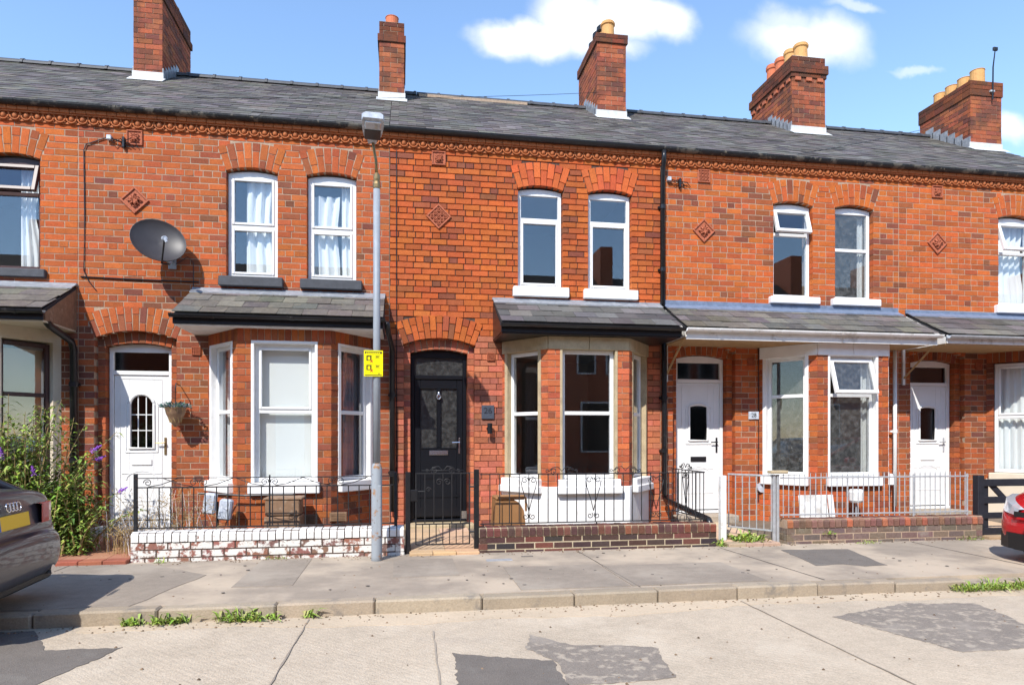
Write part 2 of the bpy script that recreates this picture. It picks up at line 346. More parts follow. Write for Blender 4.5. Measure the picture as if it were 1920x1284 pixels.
BROWN = ((.42, (.36, .096, .033)), (.25, (.29, .084, .034)), (.22, (.22, .070, .037)), (.11, (.165, .060, .039)))
CLEAN = ((.55, (.47, .15, .078)), (.25, (.40, .125, .07)), (.15, (.32, .105, .062)), (.05, (.24, .09, .06)))
CHIM = ((.45, (.34, .098, .045)), (.3, (.26, .08, .042)), (.25, (.18, .062, .04)))
CH, BH, BL = .0875, .0755, .232
def course(x0, x1, row, header=None):
    """pieces (a, b) filling one course between x0 and x1"""
    j = .007; step = .12 if header else .241; off = (0 if row % 2 else step/2) if not header else .03
    res = []; k0 = math.floor((x0-off)/step)-1; x = k0*step+off
    while x < x1:
        a, b = max(x, x0), min(x+step, x1)
        if b-a > .012: res.append([a, b])
        x += step
    if len(res) > 1 and res[0][1]-res[0][0] < .055: res[1][0] = res[0][0]; res.pop(0)
    if len(res) > 1 and res[-1][1]-res[-1][0] < .055: res[-2][1] = res[-1][1]; res.pop()
    return [(a+(j/2 if a > x0+1e-6 else 0), b-(j/2 if b < x1-1e-6 else 0)) for a, b in res]
def lay(pool, parent, M, ang, x0, x1, z0, z1, pal, cut=None, proud=0, m='brick', depth=.1, hd=4, colfn=None, gap=0):
    """brick a panel x0..x1, z0..z1 in the local frame M; cut(z) -> x intervals taken out"""
    row0 = round(z0/CH); n = max(1, round((z1-z0)/CH)); ch = (z1-z0)/n
    for i in range(n):
        row = row0+i; zc = z0+(i+.5)*ch; iv = [(x0, x1)]
        for (a, b) in (cut(zc) if cut else ()):
            nv = []
            for (p, q) in iv:
                if b <= p or a >= q: nv.append((p, q)); continue
                if a > p+.02: nv.append((p, a))
                if b < q-.02: nv.append((b, q))
            iv = nv
        for (p, q) in iv:
            for (a, b) in course(p, q, row, header=(hd and row % hd == 1 and q-p > .35)):
                L = b-a; k = rnd.randrange(5) if L > .16 else 5+rnd.randrange(3)
                w = M @ Vector(((a+b)/2, -proud+rnd.uniform(-.002, .002), zc+rnd.uniform(-.0015, .0015)))
                c = colfn(w, pal) if colfn else bcol(pal, w)
                pool.put(parent, m, w, (0, rnd.uniform(-.005, .005), ang), (L-gap, depth, ch-.0065-gap), c, k)
def arcgeo(half, rise): R = (half*half+rise*rise)/(2*rise); return R, math.asin(half/R)
# ------------------------------------------------------------------ the setting
PIT = 4.075; PARTY = -.70
ground = struct('ground', MB().box(-300, 300, -300, 300, -.40, -.15), 'soil')
RZ = -.11
road = struct('road', MB().box(-60, 60, -9.95, -3.90, -.3, RZ), 'concrete')
def sheet(poly, z, th=.004):
    n = len(poly); b = MB()
    b.add([(x, y, z) for x, y in poly]+[(x, y, z-th) for x, y in poly], [tuple(range(n)), tuple(range(2*n-1, n-1, -1))]+[(i, i+n, (i+1) % n+n, (i+1) % n) for i in range(n)])
    return b
def ragged(poly, amp, step=.2, sd=1):
    r = random.Random(sd); res = []
    for i, p in enumerate(poly):
        q = poly[(i+1) % len(poly)]; L = math.dist(p, q); n = max(1, int(L/step))
        for k in range(n):
            t = k/n; res.append((p[0]+(q[0]-p[0])*t+r.uniform(-amp, amp), p[1]+(q[1]-p[1])*t+r.uniform(-amp, amp)))
    return res
for nm, poly, m, lift, amp in (
    ('tarmac_patch', [(-14, -3.98), (-3.35, -3.98), (-3.02, -4.52), (-2.52, -4.55), (-2.75, -5.3), (-2.9, -9.8), (-14, -9.8)], 'tarmac', .004, .012),
    ('tarmac_patch', [(.45, -4.70), (.72, -5.02), (1.12, -5.10), (1.28, -5.17), (1.17, -5.76), (.46, -5.80), (.50, -5.36), (.34, -5.02)], 'tarmac_worn', .004, .015),
    ('tarmac_patch', [(-.17, -5.06), (.48, -5.33), (.46, -6.2), (-.2, -6.2)], 'tarmac', .004, .01),
    ('tarmac_patch', [(3.05, -4.62), (4.0, -4.30), (4.62, -4.42), (4.42, -5.15), (3.95, -5.62), (3.36, -5.62)], 'tarmac_worn', .004, .015)):
    sheet(ragged(ragged(poly, amp, sd=int(abs(poly[0][0]*10))), .012, .035, 8), RZ+lift).build(nm, m, road)
sheet(ragged([(-3.0, -3.93), (12, -3.93), (12, -4.12), (5, -4.2), (2.6, -4.12), (1.4, -4.3), (.2, -4.2), (-.5, -4.3), (-1.8, -4.12), (-3.0, -4.1)], .04, .15, 3), RZ+.003).build('dust_drift', 'dust', road)
for (a, b) in (((-1.29, -4.0), (-1.42, -9.9)), ((-.29, -4.5), (-.34, -9.9)), ((2.552, -4.0), (2.575, -9.9)), ((6.6, -4.0), (6.62, -9.9))):
    w = .0045; sheet(ragged([(a[0]-w, a[1]), (a[0]+w, a[1]), (b[0]+w, b[1]), (b[0]-w, b[1])], .005, .1, 5), RZ+.0075).build('road_joint', 'pave_slab', road)
pave = struct('pavement', MB().box(-60, 60, -3.76, -1.5, -.3, 0), 'pavement')
sheet(ragged([(4.13, -2.05), (5.0, -2.12), (4.72, -3.14), (4.45, -3.18), (4.28, -3.02), (3.95, -3.06)], .015, .1, 9), .004).build('tarmac_patch', 'tarmac', pave)
sheet(ragged([(-14, -1.75), (-3.3, -1.75), (-2.5, -2.5), (-2.75, -3.74), (-14, -3.74)], .015, .2, 4), .004).build('tarmac_patch', 'pave_slab', pave)
for i, (x0, x1, y0, y1) in enumerate(((-2.1, -1.55, -3.15, -1.72), (-.62, .05, -2.95, -1.98), (.55, 1.6, -3.7, -2.6), (1.62, 3.0, -3.7, -2.7))):
    b = MB(); b.box(x0, x1, y0, y1, -.02, .004+i*.0006); b.build('paving_slab', 'pave_slab', pave)
b = MB(); b.bbox(.42, .72, -2.22, -2.10, 0, .006, .002); b.build('access_cover', 'galv', pave)
b = MB(); b.bbox(.86, 1.0, -2.0, -1.95, 0, .006, .002); b.build('access_cover', 'tarmac', pave)
pv2 = struct('opposite_pavement', MB().box(-60, 60, -13.2, -9.96, -.3, 0), 'pavement')
kerb = bpy.data.objects.new('kerb', None); C.objects.link(kerb); kerb['kind'] = 'structure'; kerb.location = (0, -3.83, -.1)
r = random.Random(5); x = -12.0; joints = []
while x < 13:
    L = r.uniform(.78, .93); col = vary((1, .97, .92), .1, .004)
    dz = r.uniform(-.008, .006)-(0 if x < 3.2 else min(.05, (x-3.2)*.025)); b = MB(); b.col = col
    b.bbox(x+.004, x+L-.004, -3.905+r.uniform(-.008, .008), -3.755, -.3, .004+dz, .016); b.build('kerb_stone', 'kerb', kerb); x += L
for x0, x1 in ((-60, -12), (x, 60)): MB().bbox(x0, x1, -3.905, -3.755, -.3, .004, .016).build('kerb_run', 'kerb', kerb)
# front gardens and paths
gz = lambda y: .03+.09*(y+1.6)/1.9
yard = struct('forecourt', MB().xprism([(-1.57, -.25), (.3, -.25), (.3, gz(.3)), (-1.57, gz(-1.57))], -14, 16), 'soil')
def path_(x0, x1, col, nx, ny, y0=-1.6, y1=.12, z=.176):
    for i in range(nx):
        for j in range(ny):
            b = MB(); b.col = vary(col, .1, .04); a = x0+(x1-x0)*i/nx; c = y0+(y1-y0)*j/ny
            c2 = c+(y1-y0)/ny-.003; c += .003; xa, xb = a+.003, a+(x1-x0)/nx-.003
            b.xprism([(c, -.05), (c2, -.05), (c2, gz(c2)+.012), (c, gz(c)+.012)], xa, xb); b.build('paving_tile', 'path', yard)
path_(-4.50, -3.56, (.72, .46, .36), 4, 6)
path_(-.42, .40, (1, .92, .82), 2, 3)
path_(3.62, 4.30, (1, 1, .98), 1, 2)
path_(7.55, 8.6, (1, .95, .9), 2, 3)
for x0, x1, col in ((-4.52, -3.53, (.62, .25, .20)), (-.44, .40, (1, .86, .70)), (3.60, 4.32, (.8, .78, .74)), (7.42, 8.7, (.7, .66, .6))):
    n = max(2, int((x1-x0)/.22))
    for i in range(n):
        b = MB(); b.col = vary(col, .12, .05); b.bbox(x0+(x1-x0)*i/n+.003, x0+(x1-x0)*(i+1)/n-.003, -1.74, -1.565, -.1, .035+.008*(col[0] < .9), .008); b.build('edging_brick', 'path', yard)
for i, x in enumerate((-4.1, 1.61, 3.45, 6.2)):
    sheet(ragged([(x-.003, -1.76), (x+.003, -1.76), (x+.06*(i % 3)+.003, -3.75), (x+.06*(i % 3)-.003, -3.75)], .003, .08, 20+i), .0075).build('paving_joint', 'tarmac', pave)
r = random.Random(77); b = MB()
for i in range(900):
    q = r.random()
    if q < .45: x, y, z = r.uniform(-5, 7), -3.92-abs(r.gauss(0, .12)), RZ+.004
    elif q < .8: x, y, z = r.uniform(-4.5, 8), -1.66-abs(r.gauss(0, .10)), .002
    else: x, y, z = r.uniform(-4, 6), r.uniform(-5.9, -2), 0
    if y < -3.76 and y > -3.92: continue
    if y <= -3.9: z = RZ+.004
    s = r.uniform(.004, .012); k = r.uniform(.15, .5); b.col = (k, k*.9, k*.78)
    b.add([(x-s, y-s*.7, z), (x+s, y-s, z), (x+s*.8, y+s, z), (x-s*.7, y+s*.8, z), (x, y, z+s*.9)], [(0, 1, 4), (1, 2, 4), (2, 3, 4), (3, 0, 4)])
g = b.build('grit', 'path'); g['kind'] = 'stuff'; tag(g, 'loose grit lying in the gutter and along the low walls', 'grit')
for i in range(46):
    x, y = r.uniform(-4, 6.5), r.uniform(-3.6, -1.85); s = r.uniform(.008, .02); n = 8
    sheet([(x+s*math.cos(2*PI*k/n)*r.uniform(.8, 1.2), y+s*math.sin(2*PI*k/n)*r.uniform(.8, 1.2)) for k in range(n)], .009, .003).build('gum_spot', 'tarmac', pave)
# ------------------------------------------------------------------ houses
EAVE_Y, EAVE_Z, RIDGE_Y, RIDGE_Z = -.065, 5.80, 3.30, 7.965
SLOPE = math.atan2(RIDGE_Z-EAVE_Z, RIDGE_Y-EAVE_Y)
def arc_pts(xc, half, zs, rise, n=10):
    R, al = arcgeo(half, rise); zc = zs+rise-R
    return [(xc+R*math.sin(-al+2*al*i/n), zc+R*math.cos(-al+2*al*i/n)) for i in range(n+1)]
def wallboxes(b, xl, xr, z0, z1, ops, y0, y1, g=.008):
    xs = {xl, xr}; segs = []
    for (xc, half, zb, zs, rise) in ops:
        xs |= {xc-half-g, xc+half+g}
        if rise:
            for p in arc_pts(xc, half+g, zs, rise, 8): xs.add(p[0])
    xs = sorted(x for x in xs if xl <= x <= xr)
    for a, c in zip(xs, xs[1:]):
        if c-a < 1e-5: continue
        m = (a+c)/2; cuts = []
        for (xc, half, zb, zs, rise) in ops:
            if abs(m-xc) < half+g:
                if rise:
                    R, al = arcgeo(half+g, rise); zc = zs+rise-R; cuts.append((zb, zc+math.sqrt(max(0, R*R-(m-xc)**2))+g))
                else: cuts.append((zb, zs))
        cuts.sort(); z = z0
        for (p, q) in cuts:
            if p > z: b.box(a, c, y0, y1, z, p)
            z = max(z, q)
        if z < z1: b.box(a, c, y0, y1, z, z1)
def cutter(ops, ring):
    def f(z):
        res = []
        for (xc, half, zb, zs, rise) in ops:
            if z < zb-.02: continue
            if not rise:
                if z < zs: res.append((xc-half, xc+half))
                continue
            if z < zs+.01: res.append((xc-half, xc+half)); continue
            R, al = arcgeo(half, rise); zc = zs+rise-R; Ro = R+ring; h = z-zc
            if h < Ro:
                w = min(h*math.tan(al)+.004, math.sqrt(Ro*Ro-h*h)+.004)
                res.append((xc-w, xc+w))
        return res
    return f
def voussoirs(pool, parent, xc, half, zs, rise, rings, y, depth, pal):
    R, al = arcgeo(half, rise); zc = zs+rise-R; n = max(5, round(2*al*(R+.06)/.0865))
    for i in range(n):
        ang = -al+(i+.5)*2*al/n
        lens = rings if i % 2 == 0 else rings[::-1]; r0 = R+.002
        for L in lens:
            rm = r0+L/2; w = 2*al*rm/n-.009
            pool.put(parent, 'brick', (xc+rm*math.sin(ang), y+rnd.uniform(-.002, .002), zc+rm*math.cos(ang)), (0, ang-PI/2, 0), (L-.008, depth, w), bcol(pal), rnd.randrange(5))
            r0 += L
def pane(parent, M, x0, x1, z0, z1, y, m='glass'):
    return MB(M).box(x0, x1, y, y+.005, z0, z1).build('pane', m, parent)
def window(house, name, M, x0, x1, z0, z1, y, splits, m='upvc', rise=0, fw=.052, gm='glass', sash=(), open_vent=None, head=0):
    """frame mesh (the window) with panes; splits = heights of transoms; sash = indexes of lights with an inner sash"""
    b = MB(M); d = .065
    b.bbox(x0, x0+fw, y, y+d, z0, z1, .005); b.bbox(x1-fw, x1, y, y+d, z0, z1, .005); b.bbox(x0+fw, x1-fw, y, y+d, z0, z0+fw, .005)
    xc, half = (x0+x1)/2, (x1-x0)/2
    if rise:
        arc = arc_pts(xc, half-.002, z1, rise, 10); b.prism([(x1-.002, z1-fw-.01), (x0+.002, z1-fw-.01)][::-1]+arc[::-1], y+.002, y+d-.002)
    b.bbox(x0+fw, x1-fw, y, y+d, z1-fw-(0 if not rise else .012), z1-(.002 if rise else 0), .005)
    for t in splits: b.bbox(x0+fw, x1-fw, y+.003, y+d-.003, t-.026, t+.026, .005)
    zs = [z0+fw]+[s for t in splits for s in (t-.026, t+.026)]+[z1-fw-(.012 if rise else 0)]
    lights = [(zs[i], zs[i+1]) for i in range(0, len(zs), 2)]
    for i in sash:
        a, c = lights[i]
        if open_vent == i: continue
        w = .034
        for q in ((x0+fw, x0+fw+w, a, c), (x1-fw-w, x1-fw, a, c), (x0+fw+w, x1-fw-w, a, a+w), (x0+fw+w, x1-fw-w, c-w, c)):
            b.bbox(q[0]+.001, q[1]-.001, y-.012, y+.03, q[2]+.001, q[3]-.001, .005)
    W = b.build('window', m, house); W['label'] = name
    for i, (a, c) in enumerate(lights):
        ins = .034 if i in sash else 0
        if open_vent == i:
            th = .30; T = M @ Matrix.Translation((0, y, c)) @ Matrix.Rotation(-th, 4, 'X'); v = MB(T); H = c-a+.03; X0, X1 = x0+fw-.02, x1-fw+.02; w = .05
            for q in ((X0, X0+w, -H, 0), (X1-w, X1, -H, 0), (X0+w, X1-w, -H, -H+w), (X0+w, X1-w, -w, 0)): v.bbox(q[0], q[1], -.03, .025, q[2], q[3], .005)
            v.build('vent_sash', m, W); pane(W, T, X0+w, X1-w, -H+w, -w, 0, gm)
        else: pane(W, M, x0+fw+ins, x1-fw-ins, a+ins, c-ins, y+.02, gm)
    return W
def curtain(parent, M, x0, x1, z0, z1, y, m='curtain', waves=5, amp=.025, pinch=0, name='curtain', sd=0):
    r = random.Random(sd); ph = r.uniform(0, 6)
    def fn(s, t):
        k = 1-pinch*math.sin(PI*min(1, max(0, 1-t)*1.15))**2
        return (x0+(x1-x0)*s*k, y+amp*math.sin(s*waves*2*PI+ph+.6*math.sin(t*3))+amp*.4*math.sin(s*waves*4.3*PI+t*2), z0+(z1-z0)*t)
    MB(M).grid(fn, max(8, waves*8), 8).build(name, m, parent, smooth=True)
EGG = MB()
def fn_(s, t):
    a = PI*s; bb = PI*t-PI/2; return (.036*math.cos(bb)*math.cos(a), -.040*math.cos(bb)*math.sin(a), .045*math.sin(bb))
EGG.grid(fn_, 8, 6)
EGG.tube([(.056*math.cos(a), -.018, .052*math.sin(a)-.004) for a in [PI+PI*i/8 for i in range(9)]], .010, 5)
EGG.tube([(.0665, -.02, .035), (.0665, -.014, -.03)], [.011, .004], 5)
EGG_ME = EGG.mesh('egg', 'egg_terracotta', True)
def ornament(house, xc, zc, size, diamond, style):
    b = MB(Matrix.Translation((xc, -.012, zc)) @ Matrix.Rotation(PI/4 if diamond else 0, 4, 'Y')); h = size/2
    b.box(-h, h, .004, .08, -h, h); w = size*.09
    for q in ((-h, h, -h, -h+w), (-h, h, h-w, h), (-h, -h+w, -h+w, h-w), (h-w, h, -h+w, h-w)): b.bbox(q[0], q[1], -.012, .004, q[2], q[3], .004)
    n = 3
    if style == 0:
        for i in range(n):
            for j in range(n):
                cx, cz = (i-1)*size*.26, (j-1)*size*.26
                b.tube([(cx+size*.10*math.cos(a), -.010, cz+size*.10*math.sin(a)) for a in [2*PI*k/8 for k in range(9)]], size*.03, 5)
                b.lathe((cx, .004, cz), [(size*.05, 0), (size*.035, -.016), (.001, -.02)], 6, axis=1)
    else:
        for k in range(8):
            a = 2*PI*k/8; r1 = size*(.34 if k % 2 else .27)
            b.tube([(0, -.012, 0), (r1*.55*math.cos(a+.25), -.028, r1*.55*math.sin(a+.25)), (r1*math.cos(a), -.012, r1*math.sin(a)), (r1*.9*math.cos(a-.35), -.006, r1*.9*math.sin(a-.35))], [size*.05, size*.06, size*.045, size*.02], 5)
        b.lathe((0, .004, 0), [(size*.11, 0), (size*.08, -.028), (.002, -.034)], 8, axis=1)
    return b.build('terracotta_tile' if diamond else 'air_vent', 'terracotta', house)
def slates(pool, parent, x0, x1, O, up, ang, rows, expo, wid, m, cols, th=.007, skip=None, slant=(0, 0)):
    """O: lower edge point (y,z); slates step up the slope"""
    lap = expo*.6
    for i in range(rows):
        y0 = O[0]+math.cos(ang)*expo*i; z0 = O[1]+math.sin(ang)*expo*i
        a0 = x0+slant[0]*i; a1 = x1+slant[1]*i; off = (i % 2)*wid/2; x = a0-off
        h = min(expo+lap, (rows-i)*expo+.005)
        while x < a1-.004:
            p, q = max(x, a0), min(x+wid, a1)
            if q-p > .03:
                tilt = math.atan2(th*.9, expo)*.9
                cz = z0+.012+rnd.uniform(0, .004); slip = rnd.random() < .035; sy = -rnd.uniform(.01, .035) if slip else 0
                pool.put(parent, m, ((p+q)/2, y0+sy*math.cos(ang)+rnd.uniform(-.005, .005), cz+sy*math.sin(ang)), (ang-tilt+rnd.uniform(-.008, .008), 0, rnd.uniform(-.05, .05) if slip else rnd.uniform(-.006, .006)), (q-p-.004, h, th), vary(cols[rnd.randrange(len(cols))], .28, .04), rnd.randrange(5))
            x += wid
SL = ((.108, .095, .085), (.12, .106, .095), (.094, .084, .077), (.132, .117, .104))
SLM = ((.13, .115, .098), (.15, .132, .112), (.11, .10, .088))
def chimney(house, pool, xc, w, y0, y1, zt, style, pots):
    x0, x1 = xc-w/2, xc+w/2; zb = 7.1; b = MB()
    b.box(x0+.008, x1-.008, y0+.008, y1-.008, zb, zt-.02); ch = b.build('chimney', 'mortar_pale', house)
    zband = zt-.36
    bands = {0: [(zt-.36, zt-.23, .028), (zt-.23, zt, 0)], 1: [(zt-.42, zt-.34, .02), (zt-.34, zt-.17, .045), (zt-.17, zt, .0)], 2: [(zt-.17, zt, .03)], 3: [(zt-.30, zt-.17, .02), (zt-.17, zt, .02)]}[style]
    zlo = bands[0][0]
    segs = [(zb+.1, zlo, 0)]+bands
    soot = lambda w_, pal: tuple(q*(.55 if w_.z > zlo else 1) for q in bcol(pal))
    for (za, zz, pr) in segs:
        if pr: bb = MB().bbox(x0-pr+.006, x1+pr-.006, y0-pr+.006, y1+pr-.006, za, zz, .004); bb.build('corbel', 'mortar_dark', ch)
        lay(pool, ch, Matrix.Translation((0, y0-pr, 0)), 0, x0-pr, x1+pr, za, zz, CHIM, m='chimney_brick', hd=0, depth=.05, colfn=soot)
        for sx, an in ((x0-pr, -PI/2), (x1+pr, PI/2)):
            M = frame_at(sx, (y0+y1)/2, an); lay(pool, ch, M, an, -(y1-y0)/2-pr, (y1-y0)/2+pr, za, zz, CHIM, m='chimney_brick', hd=0, depth=.05, colfn=soot)
    if style == 1:
        for i in range(3): MB().bbox(x0+.06+i*(w-.24)/2, x0+.18+i*(w-.24)/2, y0-.03, y0+.02, zlo-.07, zlo, .004).build('dentil', 'terracotta', ch)
        for i in range(7):
            yy = y0+.05+i*(y1-y0-.2)/6; MB().bbox(x0-.03, x0+.02, yy, yy+.12, zlo-.07, zlo, .004).build('dentil', 'terracotta', ch)
    b = MB(); b.box(x0+.02, x1-.02, y0+.02, y1-.02, zt-.03, zt+.015)
    b.add([(x0, y0, zt), (x1, y0, zt), (x1, y1, zt), (x0, y1, zt), (x0+.1, y0+.1, zt+.06), (x1-.1, y0+.1, zt+.06), (x1-.1, y1-.1, zt+.06), (x0+.1, y1-.1, zt+.06)],
          [(4, 5, 6, 7), (0, 1, 5, 4), (1, 2, 6, 5), (2, 3, 7, 6), (3, 0, 4, 7)]); b.build('flaunching', 'grime_paint' if style == 1 else 'mortar_pale', ch)
    for (py, hgt, rad, pm, kind) in pots:
        p = [(rad*1.08, 0), (rad*1.08, .03), (rad, .05), (rad*.93, hgt*.75), (rad*.95, hgt*.80), (rad*1.1, hgt*.82), (rad*1.1, hgt*.93), (rad*.98, hgt*.95), (rad*.98, hgt), (rad*.8, hgt), (rad*.78, hgt*.6)]
        if kind == 1: p = [(rad, 0), (rad*.96, hgt*.97), (rad*1.02, hgt*.97), (rad*1.02, hgt), (rad*.85, hgt), (rad*.83, hgt*.6)]
        MB().lathe((xc, py, zt+.03), p, 18).build('chimney_pot', pm, ch, smooth=False)
        if kind == 2: MB().lathe((xc, py, zt+.03+hgt+.03), [(rad*.9, 0), (rad*1.25, .02), (rad*1.25, .10), (rad*.7, .15)], 14).build('cowl', 'black_paint', ch)
    # lead flashing: apron and stepped soakers
    zr = lambda y: EAVE_Z+.02+(y-EAVE_Y)*math.tan(SLOPE)
    b = MB(); za = zr(y0); b.bbox(x0-.02, x1+.02, y0-.014, y0+.02, za-.04, za+.13, .004)
    b.xprism([(y0-.16, zr(y0-.16)+.012), (y0, za+.018), (y0, za+.035), (y0-.16, zr(y0-.16)+.02)], x0-.05, x1+.05); b.build('flashing', 'flash_paint', ch)
    n = 6
    for sx, d in ((x0, -1), (x1, 1)):
        b = MB()
        for i in range(n):
            ya = y0+(RIDGE_Y-y0)*i/n; yb_ = y0+(RIDGE_Y-y0)*(i+1)/n+.02; h = zr(yb_)
            b.box(min(sx, sx+d*.012), max(sx, sx+d*.012), ya, yb_, zr(ya)-.05, h+.11)
        b.build('stepped_flashing', 'lead', ch)
    return ch
def gutter(house, name, x0, x1, y, z, r=.055, m='black_plastic', brackets=True):
    b = MB(); n = 8; prof = [(r*math.cos(PI+PI*i/n), r*math.sin(PI+PI*i/n)) for i in range(n+1)]; prof2 = [(p*.86, q*.86) for p, q in prof[::-1]]
    b.xprism([(y+p, z+q) for p, q in prof+prof2], x0, x1); g = b.build(name, m, house)
    x = x0+.5
    while x < x1 and brackets:
        MB().xprism([(y+p*1.09, z+q*1.09) for p, q in prof]+[(y+p*1.0, z+q*1.0) for p, q in prof[::-1]], x-.02, x+.02).build('gutter_bracket', m, g); x += .95
    return g
def pipe(house, name, pts, r=.036, m='black_plastic', collars=()):
    p = MB().tube(pts, r, 10).build(name, m, house, smooth=True)
    for z in collars:
        for a, b_ in zip(pts, pts[1:]):
            if min(a[2], b_[2]) <= z <= max(a[2], b_[2]) and abs(a[2]-b_[2]) > .2:
                t = (z-a[2])/(b_[2]-a[2]); x, y = a[0]+(b_[0]-a[0])*t, a[1]+(b_[1]-a[1])*t
                c = MB(); c.lathe((x, y, z-.03), [(r*1.25, 0), (r*1.25, .06)], 10); c.box(x-.06, x+.06, y+r*.6, y+r*1.5, z-.015, z+.015); c.build('pipe_collar', m, p)
    return p
def sill(W, M, x0, x1, z0, z1, y0, y1, m): 
    b = MB(M); b.bbox(x0, x1, y0, y1, z0, z1, .01); return b.build('sill', m, W)
def house(k, cfg):
    X = k*PIT; xl, xr = X+PARTY, X+PARTY+PIT; pool = Pool('brick'); H = thing('terraced_house', (X+1.3, 0, 0), cfg['label'], 'house', 'terraced houses in the row')
    dxc = X+.012; OPD = (dxc, .51, .10, 2.73, .10); wins = [(X+1.505, .338, 3.60, 5.065, .06), (X+2.575, .338, 3.60, 5.065, .06)]
    bc = X+2.05; OPB = (bc, 1.10, .10, 2.80, 0); ops = [OPD, OPB]+wins
    b = MB(); wallboxes(b, xl, xr, .05, 5.57, ops, .015 if k == 0 else .004, .30)
    mor = cfg.get('mortar', 'mortar_pale'); wall = b.build('wall', mor, H)
    b = MB(); wallboxes(b, dxc-.52, dxc+.52, .05, 2.9, [(dxc, .415, .10, 2.625, .055)], .108, .34); inner = b.build('doorway', 'mortar_pale', H)
    cf = cutter(ops, .345); up, lo = cfg['pal']
    lay(pool, wall, Matrix(), 0, xl+.004, xr-.004, 3.40, 5.57, up, cf, gap=.004 if k == 0 else 0)
    lay(pool, wall, Matrix(), 0, xl+.004, xr-.004, .10-.0875, 3.40, lo, cf, colfn=lambda w, p: bcol(up if w.z > 2.9 else p, w))
    lay(pool, inner, Matrix.Translation((0, .1, 0)), 0, dxc-.51, dxc+.51, .10, 2.9, lo, cutter([(dxc, .415, .1, 2.625, .055)], .17), depth=.11, hd=0)
    arch = MB().box(dxc-.1, dxc+.1, .2, .21, 2.95, 2.96).build('arch', 'mortar_pale', H)
    voussoirs(pool, arch, *OPD[:2], 2.73, .10, (.225, .112), -.003, .10, up)
    voussoirs(pool, arch, dxc, .415, 2.625, .055, (.16,), .1, .11, lo)
    for wn in wins: voussoirs(pool, arch, wn[0], wn[1], wn[3], wn[4], (.232, .116), -.003, .11, up if k != 0 else ((.8, (.53, .115, .036)), (.2, (.43, .09, .033))))
    # cornice: brick fillet, egg moulding, corbel course
    cor = MB(); cor.box(xl, xr, -.018, .1, 5.548, 5.572); cor.box(xl, xr, -.012, .12, 5.572, 5.655); cor.box(xl, xr, -.052, .12, 5.655, 5.672); cn = cor.build('cornice', 'egg_terracotta', H)
    n = round(PIT/.135)
    for i in range(n):
        o = link('egg_moulding', EGG_ME, cn); o.location = (xl+(i+.5)*PIT/n, -.014, 5.614)
    x = xl
    while x < xr-.02:
        L = min(.125, xr-x); bb = MB(); bb.bbox(x+.002, x+L-.002, -.075+rnd.uniform(-.003, .003), .12, 5.674, 5.752, .005); bb.build('corbel_brick', 'egg_terracotta', cn); x += .125
    # interior shell
    b = MB()
    for (z0, z1) in ((.20, 2.95), (3.05, 5.6)):
        b.add([(xl+.05, .30, z0), (xr-.05, .30, z0), (xr-.05, 3.9, z0), (xl+.05, 3.9, z0), (xl+.05, .30, z1), (xr-.05, .30, z1), (xr-.05, 3.9, z1), (xl+.05, 3.9, z1)], [(0, 1, 2, 3), (4, 7, 6, 5), (1, 5, 6, 2), (3, 2, 6, 7), (0, 3, 7, 4)])
    b.box(xl, xr, 3.95, 7.0, 0, 5.7); b.build('interior_wall', 'interior', H)
    # roof
    b = MB(); e = (EAVE_Y, EAVE_Z); t = .03
    b.xprism([(EAVE_Y+.02, EAVE_Z-.02), (RIDGE_Y, RIDGE_Z-.02), (6.9, EAVE_Z-.02), (6.9, EAVE_Z-.08), (RIDGE_Y, RIDGE_Z-.12), (EAVE_Y+.02, EAVE_Z-.09)], xl, xr); roof = b.build('roof', 'roof_felt', H)
    sp = Pool('slate'); Ls = math.hypot(RIDGE_Y-EAVE_Y, RIDGE_Z-EAVE_Z); nr = 21
    slates(sp, roof, xl+.002, xr-.002, (EAVE_Y-.03, EAVE_Z-.018), 1, SLOPE, nr, (Ls+.03)/nr, .255, 'slate', cfg.get('slate', SL))
    n = 9
    for i in range(n):
        bb = MB(); xa = xl+i*PIT/n; L = PIT/n; pr = [(.13*math.cos(a), .10*math.sin(a)) for a in [PI*j/8 for j in range(9)]]
        pts = [(RIDGE_Y+p*1.0, RIDGE_Z-.035+q) for p, q in pr]; bb.xprism(pts, xa+.003, xa+L-.003)
        pts = [(RIDGE_Y+p*1.08, RIDGE_Z-.035+q*1.13) for p, q in pr]; bb.xprism(pts, xa+L-.05, xa+L-.004); bb.build('ridge_tile', 'sill_grey', roof)
    if k == 0: MB().box(xl+.5, xl+2.6, RIDGE_Y-.145, RIDGE_Y-.10, RIDGE_Z-.07, RIDGE_Z-.02).build('ridge_bedding', 'mortar_pale', roof)
    g = gutter(H, 'gutter', xl, xr, EAVE_Y-.036, EAVE_Z-.018, .061, m='black_plastic' if k == 0 else 'old_gutter')
    chimney(H, pool, xl, *cfg['chim'])
    if 'chim2' in cfg: chimney(H, pool, xr-.33, *cfg['chim2'])
    MB().bbox(dxc-.50, dxc+.50, -.16, .30, .0, cfg['door'].get('z0', .22)-.062, .012).build('doorstep', 'stone' if k == 0 else 'grime_paint' if k < 0 else 'kerb', H)
    ornament(H, X, 4.59, .26, True, cfg.get('orn', 1)); ornament(H, X-(.0 if k != -1 else 0), 5.43, .20, False, cfg.get('orn2', 1)); ornament(H, X+.78 if k else X+.76, 2.58, .115, False, 0)
    # upper windows
    I = Matrix()
